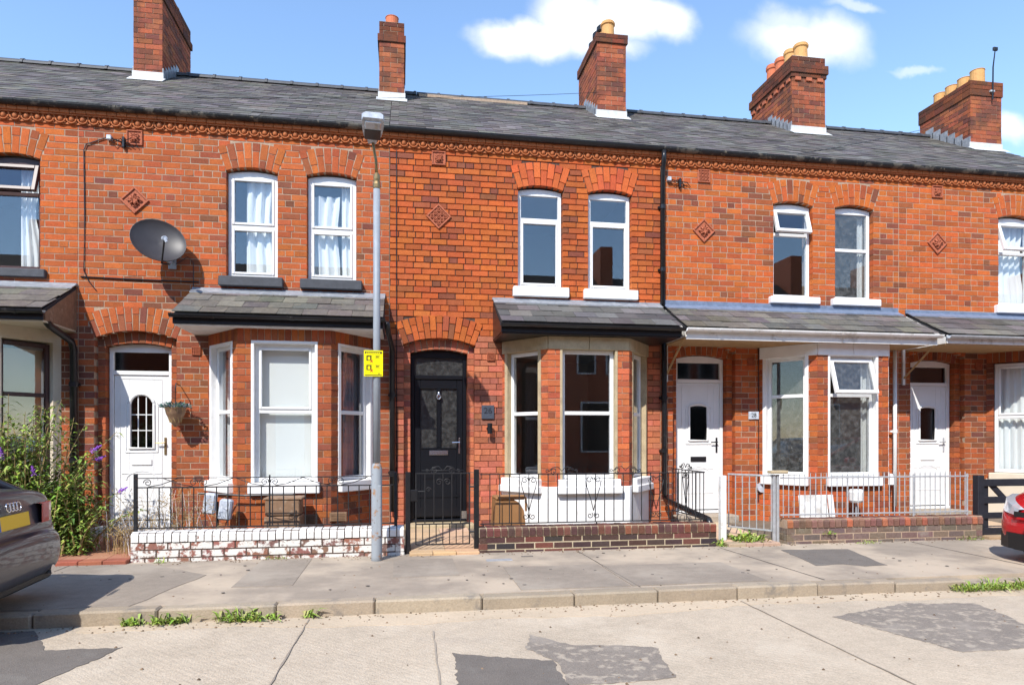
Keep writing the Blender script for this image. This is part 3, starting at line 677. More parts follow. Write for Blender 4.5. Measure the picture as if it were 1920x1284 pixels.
    for j, wn in enumerate(wins):
        s = cfg['upper'][j]; nmw = cfg['uname'][j]
        W = window(H, nmw, I, wn[0]-.333, wn[0]+.333, 3.615, 5.062, .085, s['splits'], m=s.get('m', 'upvc'), rise=.036, sash=s.get('sash', ()), open_vent=s.get('vent'), gm=s.get('glass', 'glass'))
        z0, z1, d0 = cfg['usill']; sill(W, I, wn[0]-.42, wn[0]+.42, z0, z1, d0, .085, cfg['usm'])
        for c in s.get('curt', ()): curtain(W, I, wn[0]+c[0], wn[0]+c[1], 3.65, c[2], .20, c[3], waves=c[4], pinch=c[5], amp=c[6], sd=j+k*3)
    door(H, dxc, cfg['door'])
    bay(H, pool, bc, cfg)
    pool.flush('brickwork'); sp.flush('slating')
    return H
def door(H, xc, d):
    z0 = d.get('z0', .22); y = .20; fm = d['frame']; hw = .408; b = MB(); zt = 2.625; zd = 2.245
    b.bbox(xc-hw, xc-hw+.055, y, y+.09, z0-.02, zt, .005); b.bbox(xc+hw-.055, xc+hw, y, y+.09, z0-.02, zt, .005)
    b.bbox(xc-hw+.055, xc+hw-.055, y, y+.09, zd+.012, zd+.07, .005)
    arc = arc_pts(xc, hw-.001, zt, .052, 10); b.prism([(xc-hw+.001, zt-.055), (xc+hw-.001, zt-.055)]+arc[::-1], y+.001, y+.088)
    b.bbox(xc-hw, xc+hw, y-.03, y+.1, z0-.06, z0-.018, .006)
    D = b.build('door', fm, H); D['label'] = d['label']
    pane(D, Matrix(), xc-hw+.055, xc+hw-.055, zd+.07, zt-.055, y+.04, d.get('fan', 'glass_dark'))
    MB().box(xc-.55, xc+.55, .32, .33, z0-.1, 2.8).build('hall_shade_sheet', 'roof_felt', D)  # near-black sheet behind the leaf: the shade of the unlit hall, painted
    x0, x1, za, zb = xc-hw+.058, xc+hw-.058, z0, zd+.008; lf = MB(); ly = y+.018; style = d['style']
    if style == 'black':
        px = ((x0+.085, xc-.032), (xc+.032, x1-.085)); pz = (1.25, 2.12)
        lf.bbox(x0, px[0][0], ly, ly+.05, za, zb, .004); lf.bbox(px[1][1], x1, ly, ly+.05, za, zb, .004); lf.bbox(px[0][1], px[1][0], ly-.006, ly+.05, pz[0], pz[1], .01)
        lf.bbox(px[0][0], px[1][1], ly, ly+.05, pz[1], zb, .004); lf.bbox(px[0][0], px[1][1], ly, ly+.05, za, pz[0], .004)
        lf.bbox(x0+.05, x1-.05, ly-.012, ly, .52, .56, .01); lf.bbox(x0+.03, x1-.03, ly-.01, ly, za+.02, za+.15, .006)
        for (a, c) in px:
            lf.bbox(a+.02, c-.03, ly-.012, ly, .80, .83, .006)
            for q in ((a-.012, c+.012, pz[0]-.02, pz[0]), (a-.012, c+.012, pz[1], pz[1]+.02), (a-.02, a, pz[0], pz[1]), (c, c+.02, pz[0], pz[1])): lf.bbox(q[0], q[1], ly-.010, ly+.001, q[2], q[3], .004)
        lf.build('leaf', d['leaf'], D)
        for (a, c) in px: pane(D, Matrix(), a, c, pz[0], pz[1], ly+.02, 'glass_obscure')
        b = MB(); b.bbox(xc-.14, xc+.14, ly-.016, ly, 1.14, 1.21, .004); b.bbox(xc-.12, xc+.12, ly-.022, ly-.014, 1.155, 1.18, .003); b.build('letterbox', 'chrome', D)
        b = MB(); b.tube([(xc+.028*math.cos(a), ly-.03, 2.0+.034*math.sin(a)) for a in [2*PI*i/12 for i in range(13)]], .009, 6); b.lathe((xc, ly, 2.055), [(.02, 0), (.014, -.03), (.004, -.034)], 8, axis=1); b.lathe((xc, ly, 2.0), [(.022, 0), (.018, -.008)], 8, axis=1); b.build('knocker', 'chrome', D)
        MB().bbox(xc+hw-.07, xc+hw+.10, y-.02, y+.1, z0-.05, z0+.09, .004).build('threshold_block', 'tarmac', D)
    else:
        ax0, ax1 = (xc-.155, xc+.155); g0, g1 = d['glaz']; gr = .15 if style == 'sun' else .045
        lf.bbox(x0, ax0, ly, ly+.045, za, zb, .004); lf.bbox(ax1, x1, ly, ly+.045, za, zb, .004); lf.bbox(ax0, ax1, ly, ly+.045, za, g0, .004)
        arc = arc_pts(xc, .155, g1-gr, gr, 12); lf.prism([(ax0, zb)]+[(ax0, g1-gr)]+arc[1:-1]+[(ax1, g1-gr), (ax1, zb)], ly, ly+.045)
        loop = [(ax0, g0)]+arc+[(ax1, g0)]
        lf.tube([(p, ly-.004, q) for p, q in loop]+[(ax0, ly-.004, g0)], .02, 6)
        out_ = [(xc+(p-xc)*1.32, (q-g0)*1.05+g0-.05) for p, q in loop]; lf.tube([(p, ly, q) for p, q in out_]+[(out_[0][0], ly, out_[0][1])], .012, 6)
        for (a, c, e_, g_) in ((x0+.07, x1-.09, zb-.05, zb-.044), (x0+.07, x0+.076, za+.1, zb-.05), (x1-.096, x1-.09, za+.1, zb-.05), (x0+.09, x1-.1, .52, .53), (x0+.09, x1-.1, .90, .91)): lf.bbox(a, c, ly-.007, ly+.001, e_, g_, .002)
        lf.tube([(xc+.2*math.cos(a), ly, .82+.12*math.sin(a)) for a in [PI*i/10 for i in range(11)]], .009, 5)
        lf.build('leaf', d['leaf'], D)
        MB().prism(loop, ly+.02, ly+.025).build('pane', 'glass_dark', D)
        if style == 'sun':
            for t in (-.052, .052): MB().box(xc+t-.006, xc+t+.006, ly+.008, ly+.019, g0, g1-.02).build('glazing_bar', 'upvc', D)
            for t in (.33, .62): MB().box(ax0, ax1, ly+.007, ly+.018, g0+(g1-g0)*t-.006, g0+(g1-g0)*t+.006).build('glazing_bar', 'upvc', D)
        b = MB(); b.bbox(xc-.13, xc+.13, ly-.014, ly+.002, 1.02, 1.10, .005); b.build('letterbox', d['letter'], D)
    b = MB(); hx = x1-.045; b.bbox(hx-.016, hx+.016, ly-.012, ly, 1.16, 1.40, .005); b.tube([(hx, ly-.01, 1.33), (hx, ly-.05, 1.33), (hx-.11, ly-.05, 1.325)], .009, 8); b.build('handle', d['handle'], D)
def bay(H, pool, bc, cfg):
    B = cfg['bay']; yf = .69; fh = .585; wh = 1.12; cl = math.hypot(wh-fh, yf); ca = math.atan2(yf, wh-fh)
    Ms = {'front': (frame_at(bc, -yf, 0), 0, -fh, fh), 'right': (frame_at(bc+fh, -yf, ca), ca, 0, cl), 'left': (frame_at(bc-fh, -yf, -ca), -ca, -cl, 0)}
    zs, zh = .82, 2.62; pier = .20; jam = .10
    op = {'front': (-fh+pier, fh-pier), 'right': (pier-.02, cl-jam), 'left': (-cl+jam, -pier+.02)}
    kind = B['kind']; b = MB(); pal = B['pal']; mat_b = {'brick': 'mortar_pale', 'render': 'render_cream'}[kind]; g = .008 if kind == 'brick' else 0
    for key, (M, an, a, c) in Ms.items():
        b.M = M; o0, o1 = op[key]
        b.box(a+(.002 if key == 'right' else 0), c-(.002 if key == 'left' else 0), g, .16, .0, zs-.03); b.box(a, c, g, .16, zh+.02, 2.81)
        for (p, q) in ((a, o0-g), (o1+g, c)): b.box(p, q, g, .16, zs-.03, zh+.02)
    b.M = Matrix()
    bw = b.build('bay_wall', mat_b, H)
    for key, (M, an, a, c) in Ms.items():
        o0, o1 = op[key]; cut = (lambda z, o0=o0, o1=o1: [(o0, o1)] if zs-.03 < z < zh+.02 else [])
        if kind == 'brick':
            lay(pool, bw, M, an, a, c, .0, zs-.03, pal, hd=0)
            for (p, q) in ((a, o0), (o1, c)):
                if q-p > .04: lay(pool, bw, M, an, p, q, zs-.03, zh+.02, pal, hd=0, depth=.12)
            if B['lintel'] == 'soldier':
                n = max(2, round((c-a)/.085)); 
                for i in range(n):
                    w = (c-a)/n; p = M @ Vector((a+(i+.5)*w, 0, (zh+.02+2.81)/2)); pool.put(bw, 'brick', p, (0, PI/2, an) if an == 0 else (0, PI/2, an), (.185, .1, w-.008), bcol(pal), rnd.randrange(5))
            else:
                lm = 'stone' if B['lintel'] == 'stone' else 'white_paint'
                ext = .02 if key == 'front' else .0
                n = 2 if key == 'front' else 1
                for i in range(n):
                    p, q = a+(c-a)*i/n, a+(c-a)*(i+1)/n
                    MB(M).bbox(p+.003, q-.003, -.016, .14, zh+.0, 2.80, .006).build('lintel', lm, bw)
        if B.get('plinth'): MB(M).bbox(a-.006, c+.006, -.014, .02, .02, zs-.10, .006).build('plinth', B['plinth'], bw)
        s = B[key]; W = window(H, B['names'][key], M, o0+.004, o1-.004, zs+.005, zh-.002, .075, s['splits'], m=s.get('m', 'upvc'), sash=s.get('sash', ()), open_vent=s.get('vent'), gm=s.get('glass', 'glass'))
        if B.get('reveal'):
            r = MB(M); t = .03 if key == 'front' else .05
            r.bbox(o0-t, o0+.006, -.006, .08, zs, zh, .004); r.bbox(o1-.006, o1+t, -.006, .08, zs, zh, .004)
            if B['reveal'] != 'stone': r.bbox(o0-t, o1+t, -.004, .08, zh-.006, zh+.03, .004)
            r.build('jamb', B['reveal'], bw)
        sill(W, M, o0-.06, o1+.06, zs-.145, zs, -.075, .08, B['sill'])
        if 'sill2' in B: sill(W, M, o0-.085, o1+.085, zs-.20, zs-.10, -.10, .05, B['sill'])
        for c_ in s.get('curt', ()):
            if c_[0] == 'blind': MB(M).box(o0+.04, o1-.04, .19, .194, zs+c_[1], zh-.08).build('blind', c_[2], W)
            else: curtain(W, M, o0+(o1-o0)*c_[0], o0+(o1-o0)*c_[1], zs+.03, zh-.03, .22, c_[2], waves=c_[3], amp=.02, sd=len(key))
    # bay roof
    R = B['roof']; x0, x1 = bc-2.05+R['x'][0], bc-2.05+R['x'][1]; yw, zw, ye, ze = -.002, 3.42, -.86, 2.965; an = math.atan2(zw-ze, yw-ye)
    b = MB(); b.xprism([(ye+.02, ze-.02), (yw, zw-.02), (yw, zw-.13), (ye+.02, ze-.06)], x0+.01, x1-.01); br = b.build('bay_roof', 'roof_felt', H)
    L = math.hypot(zw-ze, yw-ye); sp = Pool('slate', 300); nr = R.get('rows', 4)
    slates(sp, br, x0, x1, (ye-.02, ze-.02), 1, an, nr, (L+.02)/nr, .31, R['m'], R['cols'], th=.009); sp.flush('slating')
    for cx in (x0, x1):
        MB().xprism([(ye+.05, ze-.05), (yw, zw-.05), (yw, 2.82), (ye+.05, 2.82)], min(cx, cx+(.012 if cx == x0 else -.012)), max(cx, cx+(.012 if cx == x0 else -.012))).build('cheek', R['cheek'], br)
    MB().box(x0+.012, x1-.012, ye+.03, -.002, 2.80, 2.825).build('soffit', R['soff'], br)
    fz = R.get('fz', 2.815); MB().bbox(x0, x1, ye+.008, ye+.03, fz, ze-.025, .004).build('fascia', R['fascia'], br)
    b = MB(); b.bbox(x0-.01, x1+.01, -.035, .003, zw-.012, zw+.025+R.get('fl', 0), .006); b.xprism([(-.16, zw-.072), (-.01, zw+.006), (-.01, zw+.02), (-.16, zw-.06)], x0-.005, x1+.005); b.build('flashing', R['flash'], br)
    gutter(br, 'bay_gutter', x0-.02, x1+.03, ye-.045, ze-.035, .05, R['gut'])
    for (bx, bz) in R.get('braces', ()):
        MB().tube([(bx, -.03, 2.36), (bx, -.70, 2.84)], .018, 4).build('brace', 'wood', br); MB().box(bx-.02, bx+.02, -.035, -.004, 2.25, 2.85).build('brace', 'grime_paint', br)
HALF = {'splits': (4.33,), 'sash': (0, 1)}
WHITE = 'white_paint'
def rw(x, m='slate', cols=SL, cheek='black_paint', soff='black_paint', fascia='black_paint', gut='black_plastic', flash='lead', **kw): return dict(x=x, m=m, cols=cols, cheek=cheek, soff=soff, fascia=fascia, gut=gut, flash=flash, **kw)
names = lambda t: {'front': t+', front light of the bay', 'left': t+', left light of the bay', 'right': t+', right light of the bay'}
CFG = {
 -2: dict(label='cream rendered house at the left edge with brown window frames', pal=(ORANGE, BROWN), chim=(.5, 2.45, 4.0, 9.0, 0, ((2.9, .3, .12, 'pot_red', 1), (3.6, .3, .12, 'pot_red', 1))),
   upper=({'splits': (4.55,), 'm': 'brown_frame', 'sash': (1,)}, {'splits': (4.62,), 'm': 'brown_frame', 'sash': (1,), 'vent': 1, 'curt': ((.02, .30, 5.0, 'curtain', 3, .35, .02),)}), uname=('brown framed upper window', 'brown framed upper window with its top vent open'),
   usill=(3.50, 3.61, -.06), usm='sill_grey', door=dict(style='arched', frame='upvc', leaf='upvc', label='white door', handle='brass', letter='upvc', glaz=(1.35, 1.95)),
   bay=dict(kind='render', pal=BROWN, lintel='none', sill='render_cream', names=names('brown framed window'), front={'splits': (1.95,), 'm': 'brown_frame', 'curt': (('blind', .0, 'blind_beige'),)}, left={'splits': (1.95,), 'm': 'brown_frame'}, right={'splits': (1.95,), 'm': 'brown_frame', 'curt': (('blind', .0, 'blind_beige'),)},
            roof=rw((.70, 3.36), 'slate_mossy', SLM, cheek='bin_old', soff='render_cream', fascia='black_paint', flash='lead'))),
 -1: dict(label='brick house with a satellite dish, white door and grey window sills', pal=(REDDISH, BROWN), chim=(.46, 2.5, 4.05, 9.22, 0, ((2.8, .2, .12, 'pot_buff', 0), (3.2, .2, .12, 'pot_buff', 0), (3.7, .2, .12, 'pot_buff', 0))),
   upper=({**HALF, 'curt': ((-.12, .29, 5.0, 'curtain', 3, .1, .03),)}, {**HALF, 'curt': ((-.29, .10, 4.85, 'curtain', 3, .1, .03), (.12, .29, 5.0, 'curtain', 2, .1, .02))}), uname=('white upper window with pale curtains, nearer the dish', 'white upper window with pale curtains, nearer the lamp post'),
   usill=(3.47, 3.605, -.10), usm='sill_grey', orn=1, door=dict(style='sun', frame='upvc', leaf='upvc', label='white panelled door with arched nine pane light', handle='brass', letter='upvc', glaz=(1.25, 2.0), z0=.27),
   bay=dict(kind='brick', pal=BROWN, lintel='soldier', sill=WHITE, reveal=WHITE, names=names('white framed window'), front={'splits': (1.74,), 'sash': (1,), 'curt': (('blind', .0, 'blind'),)}, left={'splits': (1.74,), 'curt': ((0, 1, 'curtain', 4),)}, right={'splits': (1.74,), 'curt': ((.45, 1, 'dark_curtain', 5),)},
            roof=rw((.74, 3.31), 'slate_mossy', SLM, soff='grime_paint', cheek='roof_felt', flash='lead'))),
 0: dict(label='brick house with black door, dark jointed upper brickwork and white plinth', pal=(ORANGE, CLEAN), mortar='mortar_dark', chim=(.44, 2.42, 3.85, 8.80, 0, ((2.75, .24, .12, 'pot_red', 1),)),
   upper=({'splits': (4.64,), 'sash': (0,)}, {'splits': (4.64,), 'sash': (0,)}), uname=('white upper window, left of the pair above the stone bay', 'white upper window, right of the pair above the stone bay'),
   usill=(3.47, 3.615, -.08), usm=WHITE, orn=0, orn2=1, door=dict(style='black', frame='black_door', leaf='black_door', label='black door with two tall obscured panes', handle='chrome', fan='glass_obscure', z0=.22),
   bay=dict(kind='brick', pal=((.6, (.47, .125, .05)), (.25, (.38, .10, .045)), (.15, (.25, .075, .042))), lintel='stone', sill=WHITE, sill2=1, reveal='stone', plinth=WHITE, names=names('white framed window in stone surround'), front={'splits': (1.74,)}, left={'splits': (1.74,)}, right={'splits': (1.74,), 'curt': ((0, .4, 'curtain', 3),)},
            roof=rw((.79, 3.35), 'slate', ((.10, .093, .09), (.115, .107, .102), (.09, .085, .082)), flash='lead'))),
 1: dict(label='brick house with white door and a lean-to roof over bay and door', pal=(ORANGE, REDDISH), chim=(.56, 2.42, 3.75, 8.98, 2, ((2.66, .33, .125, 'pot_buff', 0), (2.98, .30, .10, 'pot_buff', 2), (3.26, .34, .10, 'pot_buff', 2), (3.54, .30, .10, 'pot_red', 2))),
   upper=({'splits': (4.62,), 'sash': (1,), 'vent': 1, 'glass': 'glass'}, {'splits': (4.42,), 'sash': (), 'glass': 'glass_dirty', 'curt': ((.20, .30, 5.0, 'curtain', 2, .0, .01),)}), uname=('white upper window with its top vent open', 'white framed upper window with dusty glass'),
   usill=(3.50, 3.61, -.09), usm=WHITE, orn=1, orn2=0, door=dict(style='arched', frame='upvc', leaf='upvc', label='white door with an arched light and black letterbox', handle='black_paint', letter='black_paint', glaz=(1.35, 1.93), z0=.27),
   bay=dict(kind='brick', pal=REDDISH, lintel='white', sill=WHITE, reveal=WHITE, names=names('white framed dusty window'), front={'splits': (2.03,), 'sash': (1,), 'vent': 1, 'glass': 'glass_dirty', 'curt': ((.86, 1, 'curtain', 1),)}, left={'splits': (2.03,), 'glass': 'glass_dirty'}, right={'splits': (2.03,), 'glass': 'glass_dirty'},
            roof=rw((-.66, 3.33), 'slate_mossy', ((.105, .095, .09), (.14, .125, .105), (.12, .108, .098)), fascia='grime_paint', soff='wood', cheek='grime_paint', gut='grime_paint', flash='lead_blue', fl=.05, fz=2.78, braces=((3.46, 0),)))),
 2: dict(label='brick house at the right edge with white door and white curtains', pal=(ORANGE, BROWN), chim=(.72, 2.45, 4.0, 8.95, 1, ((2.72, .36, .135, 'pot_buff', 0), (3.08, .44, .13, 'pot_buff', 0), (3.42, .46, .13, 'pot_red', 0), (3.76, .50, .13, 'pot_red', 0))), chim2=(.72, 2.15, 3.5, 8.62, 3, ((2.36, .3, .135, 'pot_buff', 1), (2.68, .3, .135, 'pot_buff', 1), (3.0, .3, .135, 'pot_buff', 1), (3.32, .3, .135, 'pot_buff', 1))),
   upper=({'splits': (4.50,), 'sash': (1,), 'vent': 1, 'curt': ((-.30, .30, 5.0, 'curtain', 5, .1, .03),)}, {**HALF, 'curt': ((-.30, .30, 5.0, 'curtain', 5, .1, .03),)}), uname=('white upper window with curtains and an open vent', 'white upper window with curtains'),
   usill=(3.47, 3.605, -.08), usm=WHITE, orn=1, door=dict(style='arched', frame='upvc', leaf='upvc', label='white door with an arched dark light', handle='galv', letter='upvc', glaz=(1.35, 1.93), z0=.27),
   bay=dict(kind='brick', pal=BROWN, lintel='soldier', sill='render_cream', plinth='render_cream', names=names('white framed window with white curtain'), front={'splits': (1.74,), 'sash': (1,), 'curt': ((0, 1, 'curtain', 6),)}, left={'splits': (1.74,), 'sash': (1,), 'curt': ((0, 1, 'curtain', 6),)}, right={'splits': (1.74,), 'curt': ((0, 1, 'curtain', 6),)},
            roof=rw((-.58, 3.33), 'slate', SL, fascia='grime_paint', soff='wood', cheek='grime_paint', gut='galv', flash='lead_blue', fl=.03, braces=((7.52, 0),)))),
}
HS = {}
for k in (-2, -1, 0, 1, 2): HS[k] = house(k, CFG[k])
# ------------------------------------------------------------------ fittings that belong to the houses
P_ = HS[0]
xd = PARTY+PIT
pipe(P_, 'downpipe', [(xd, -.135, 5.72), (xd, -.135, 5.62), (xd+.005, -.11, 5.54), (xd+.01, -.055, 5.42), (xd+.012, -.055, 3.30)], .037, collars=(4.9, 3.95))
pipe(P_, 'downpipe', [(xd+.03, -.07, 2.98), (xd+.03, -.07, 2.5), (xd+.03, -.07, .55), (xd+.035, -.12, .46), (xd+.05, -1.52, .33), (xd+.055, -1.60, .24)], .042, collars=(2.0, 1.2))
x1p = PARTY+.04
pipe(HS[-1], 'downpipe', [(x1p-.06, -.84, 2.90), (x1p-.04, -.70, 2.78), (x1p, -.12, 2.66), (x1p, -.07, 2.55), (x1p, -.07, .35)], .037, collars=(2.0, .9))
x0p = PARTY-PIT-.02
pipe(HS[-2], 'downpipe', [(x0p-.05, -.80, 2.90), (x0p-.03, -.62, 2.78), (x0p, -.15, 2.66), (x0p, -.08, 2.55), (x0p, -.08, .25)], .045, collars=(2.1, 1.1))
pipe(HS[1], 'downpipe', [(7.30, -.10, 2.80), (7.30, -.10, .3)], .03, m='upvc', collars=(1.5,))
for (x, z) in ((-1.72, .34), (-1.35, .36)):
    b = MB(); b.bbox(x-.11, x+.11, -.705, -.65, z-.06, z+.06, .005)
    for i in range(5): b.box(x-.09, x+.09, -.711, -.704, z-.045+i*.02, z-.037+i*.02)
    b.build('air_brick', 'bin_old', HS[-1])
b = MB(); b.lathe((5.02, -.06, .62), [(.075, 0), (.075, .07), (.05, .07), (.05, .02)], 16, axis=1); b.build('flue_outlet', 'box_grey', HS[1])
def text_part(txt, size, M, m, parent, name):
    c = bpy.data.curves.new(name, 'FONT'); c.body = txt; c.size = size; c.align_x = 'CENTER'; c.align_y = 'CENTER'; c.extrude = .002
    t = bpy.data.objects.new(name, c); C.objects.link(t); bpy.context.view_layer.update()
    me = bpy.data.meshes.new_from_object(t); bpy.data.objects.remove(t); me.transform(M); me.materials.clear(); me.materials.append(MATS[m])
    return link(name, me, parent)
WF = lambda x, y, z: Matrix.Translation((x, y, z)) @ Matrix.Rotation(PI/2, 4, 'X')
pq = thing('number_plaque', (.715, 0, 1.77), 'square slate house number plaque beside the black door', 'plaque')
MB().bbox(.715-.092, .715+.092, -.024, .0, 1.77-.10, 1.77+.10, .004).build('plate', 'number_slate', pq); text_part('26', .125, WF(.715, -.026, 1.79), 'number_mark', pq, 'numerals')
pq = thing('number_plaque', (4.90, 0, 1.745), 'small grey house number plaque reading 28 beside a white door', 'plaque')
MB().bbox(4.90-.085, 4.90+.085, -.022, .0, 1.745-.06, 1.745+.06, .004).build('plate', 'box_grey', pq); text_part('28', .085, WF(4.90, -.024, 1.745), 'black_print', pq, 'numerals')
wl = thing('wall_light', (.735, -.07, 1.53), 'black cylinder wall light under the slate number plaque', 'wall light')
MB().lathe((.735, -.085, 1.455), [(.036, 0), (.036, .15), (.030, .152), (.030, .148)], 16).build('lamp_body', 'black_paint', wl)
MB().lathe((.725, -.0, 1.53), [(.03, 0), (.03, -.02), (.012, -.02), (.012, -.06)], 12, axis=1).build('bracket', 'black_paint', wl)
# ------------------------------------------------------------------ garden walls
def low_wall(label, x0, x1, ztop, pal, m, capm, mort, cappal, y0=-1.65):
    pool = Pool('brick'); t = thing('garden_wall', ((x0+x1)/2, y0+.11, 0), label, 'wall', 'low walls along the pavement'); zc = ztop-.115
    core = MB().box(x0+.004, x1-.004, y0+.004, y0+.214, -.05, ztop-.006).build('core', mort, t)
    lay(pool, core, Matrix.Translation((0, y0, 0)), 0, x0, x1, -.045, zc, pal, m=m, hd=0, depth=.1, gap=.005)
    for sx, an in ((x0, -PI/2), (x1, PI/2)): lay(pool, core, frame_at(sx, y0+.109, an), an, -.109, .109, -.045, zc, pal, m=m, hd=0)
    n = round((x1-x0)/.0865); cols = []
    pr = [(y0-.012, zc+.004), (y0-.012, ztop-.035), (y0+.004, ztop-.012), (y0+.03, ztop), (y0+.19, ztop), (y0+.216, ztop-.012), (y0+.23, ztop-.035), (y0+.23, zc+.004)]
    for i in range(n):
        a = x0+(x1-x0)*i/n; b = MB(); b.col = bcol(cappal); dz = rnd.uniform(-.004, .004)
        b.xprism([(p+rnd.uniform(-.002, .002), q+dz) for p, q in pr], a+.006, a+(x1-x0)/n-.006); b.build('coping_brick', capm, t)
    pool.flush('brickwork'); return t
DARK = ((.45, (.062, .040, .037)), (.27, (.085, .043, .036)), (.2, (.045, .036, .036)), (.08, (.14, .055, .042)))
low_wall('low weathered wall under the buddleia behind the grey car', -8.2, -4.55, .36, ((.5, (.20, .15, .12)), (.5, (.26, .21, .17))), 'sooty_brick', 'sooty_brick', 'mortar_pale', ((1, (.20, .16, .13)),), y0=-1.60)
low_wall('low brick wall with peeling white paint in front of the bay', -3.52, -.50, .335, ((.7, (.26, .11, .08)), (.3, (.19, .10, .08))), 'peeling', 'peeling_cap', 'mortar_dark', ((1, (.22, .11, .085)),))
low_wall('low dark brick wall with rounded red coping and pale mortar joints', .40, 3.47, .305, DARK, 'brick', 'brick', 'mortar_sand', ((.45, (.135, .055, .042)), (.4, (.085, .043, .037)), (.15, (.20, .068, .045))))
low_wall('low weathered grey brick wall below the galvanised railing', 4.46, 7.40, .325, ((.5, (.17, .115, .09)), (.5, (.13, .095, .08))), 'sooty_brick', 'brick', 'mortar_pale', ((.55, (.20, .10, .075)), (.3, (.15, .085, .07)), (.15, (.34, .11, .06))))
# ------------------------------------------------------------------ railings and gates
def spiral(cx, cz, r, turns, a0, sgn=1, n=18, rin=.25):
    return [(cx+r*(1-(1-rin)*i/n)*math.cos(a0+sgn*turns*2*PI*i/n), cz+r*(1-(1-rin)*i/n)*math.sin(a0+sgn*turns*2*PI*i/n)) for i in range(n+1)]
def T2(M, pts, y=0): return [M @ Vector((p, y, q)) for p, q in pts]
def bars(t, M, xs, z0, z1, r, m, spike=False, name='bar'):
    me = None
    for x in xs:
        if me is None:
            b = MB(); h = z1-z0
            b.tube([(0, 0, 0), (0, 0, h-.03*spike)]+([(0, 0, h)] if spike else []), [r, r]+([r*.2] if spike else []), 6); me = b.mesh(name, m)
        o = link(name, me, t); o.location = (M @ Vector((x, 0, z0)))-t.location
def rail(t, M, x0, x1, z, hw, hz, m, name): MB(M).bbox(x0, x1, -hw, hw, z-hz, z+hz, .002).build(name, m, t)
def scrolls(t, M, lists, r=.0055, m='iron', name='scroll'):
    for pts in lists: MB().tube(T2(M, pts), r, 5).build(name, m, t, smooth=True)
YR = -1.56
def crest(x, z): return [spiral(x-.10, z+.03, .045, 1.2, -PI/2, -1)+[], spiral(x+.10, z+.03, .045, 1.2, -PI/2, 1), [(x-.17, z+.02), (x-.12, z+.075), (x-.05, z+.085), (x, z+.03), (x+.05, z+.085), (x+.12, z+.075), (x+.17, z+.02)], spiral(x-.19, z+.03, .022, 1, 0, 1), spiral(x+.19, z+.03, .022, 1, PI, -1)]
def lyre(x, z0, z1):
    h = z1-z0
    return [spiral(x-.052, z1-.075, .045, 1.3, PI*.0, 1), spiral(x+.052, z1-.075, .045, 1.3, PI, -1), [(x-.10, z1-.085), (x-.085, z1-.17), (x-.03, z0+h*.42), (x, z0+.13)], [(x+.10, z1-.085), (x+.085, z1-.17), (x+.03, z0+h*.42), (x, z0+.13)], spiral(x-.045, z0+.07, .040, 1.2, PI*.3, -1), spiral(x+.045, z0+.07, .040, 1.2, PI*.7, 1)]
M = frame_at(0, YR, 0)
t = thing('iron_railing', (1.9, YR, .30), 'black iron railing with scroll panels on the dark brick wall', 'railing', 'iron railings')
rail(t, M, .42, 3.34, .948, .008, .007, 'iron', 'top_rail'); rail(t, M, .42, 3.34, .340, .008, .007, 'iron', 'bottom_rail')
bars(t, M, [.42+.122*i for i in range(1, 24)], .34, .945, .0065, 'iron')
for x in (1.03, 1.86, 2.69): scrolls(t, M, lyre(x, .35, .945))
for x in (1.45, 2.28): scrolls(t, M, crest(x, .95))
for x in (.46, 1.9, 3.3): MB().tube([(x, YR, .27), (x, YR, .34)], .008, 6).build('foot', 'iron', t)
Ms = frame_at(3.36, -.45, -PI/2)
t = thing('iron_railing', (3.36, -1.0, .2), 'short black iron side railing running back to the house wall', 'railing', 'iron railings')
rail(t, Ms, 0, 1.09, .95, .007, .007, 'iron', 'top_rail'); rail(t, Ms, 0, 1.09, .345, .007, .007, 'iron', 'bottom_rail')
bars(t, Ms, [.03+.115*i for i in range(10)], .345, .95, .0065, 'iron'); scrolls(t, Ms, lyre(.5, .36, .94)); scrolls(t, Ms, crest(.5, .955))
for x in (.03, 1.06): MB(Ms).tube([(x, 0, .03), (x, 0, .36)], .010, 6).build('foot', 'iron', t)
t = thing('iron_railing', (-2.0, YR, .3), 'black iron railing with wavy top on the peeling white wall', 'railing', 'iron railings')
rail(t, M, -3.50, -.58, .832, .008, .007, 'iron', 'middle_rail'); rail(t, M, -3.50, -.58, .372, .008, .007, 'iron', 'bottom_rail'); rail(t, M, -3.50, -.58, .938, .006, .005, 'iron', 'top_rail')
bars(t, M, [-3.50+.1235*i for i in range(1, 24)], .372, .832, .0065, 'iron')
for x in (-3.5, -.6): MB().bbox(x-.019, x+.019, YR-.019, YR+.019, .03, .985, .004).build('post', 'iron', t)
MB().tube([(-2.05, YR, .372), (-2.05, YR, .965)], .010, 6).build('post', 'iron', t)
for x, s in ((-2.05, 1), (-2.05, -1), (-2.83, 1), (-2.83, -1), (-1.3, 1), (-1.3, -1), (-3.43, 1)): scrolls(t, M, [spiral(x+s*.055, .885, .045, 1.4, PI if s > 0 else 0, -s), [(x+s*.06, .84), (x+s*.2, .865), (x+s*.38, .935)]], .005)
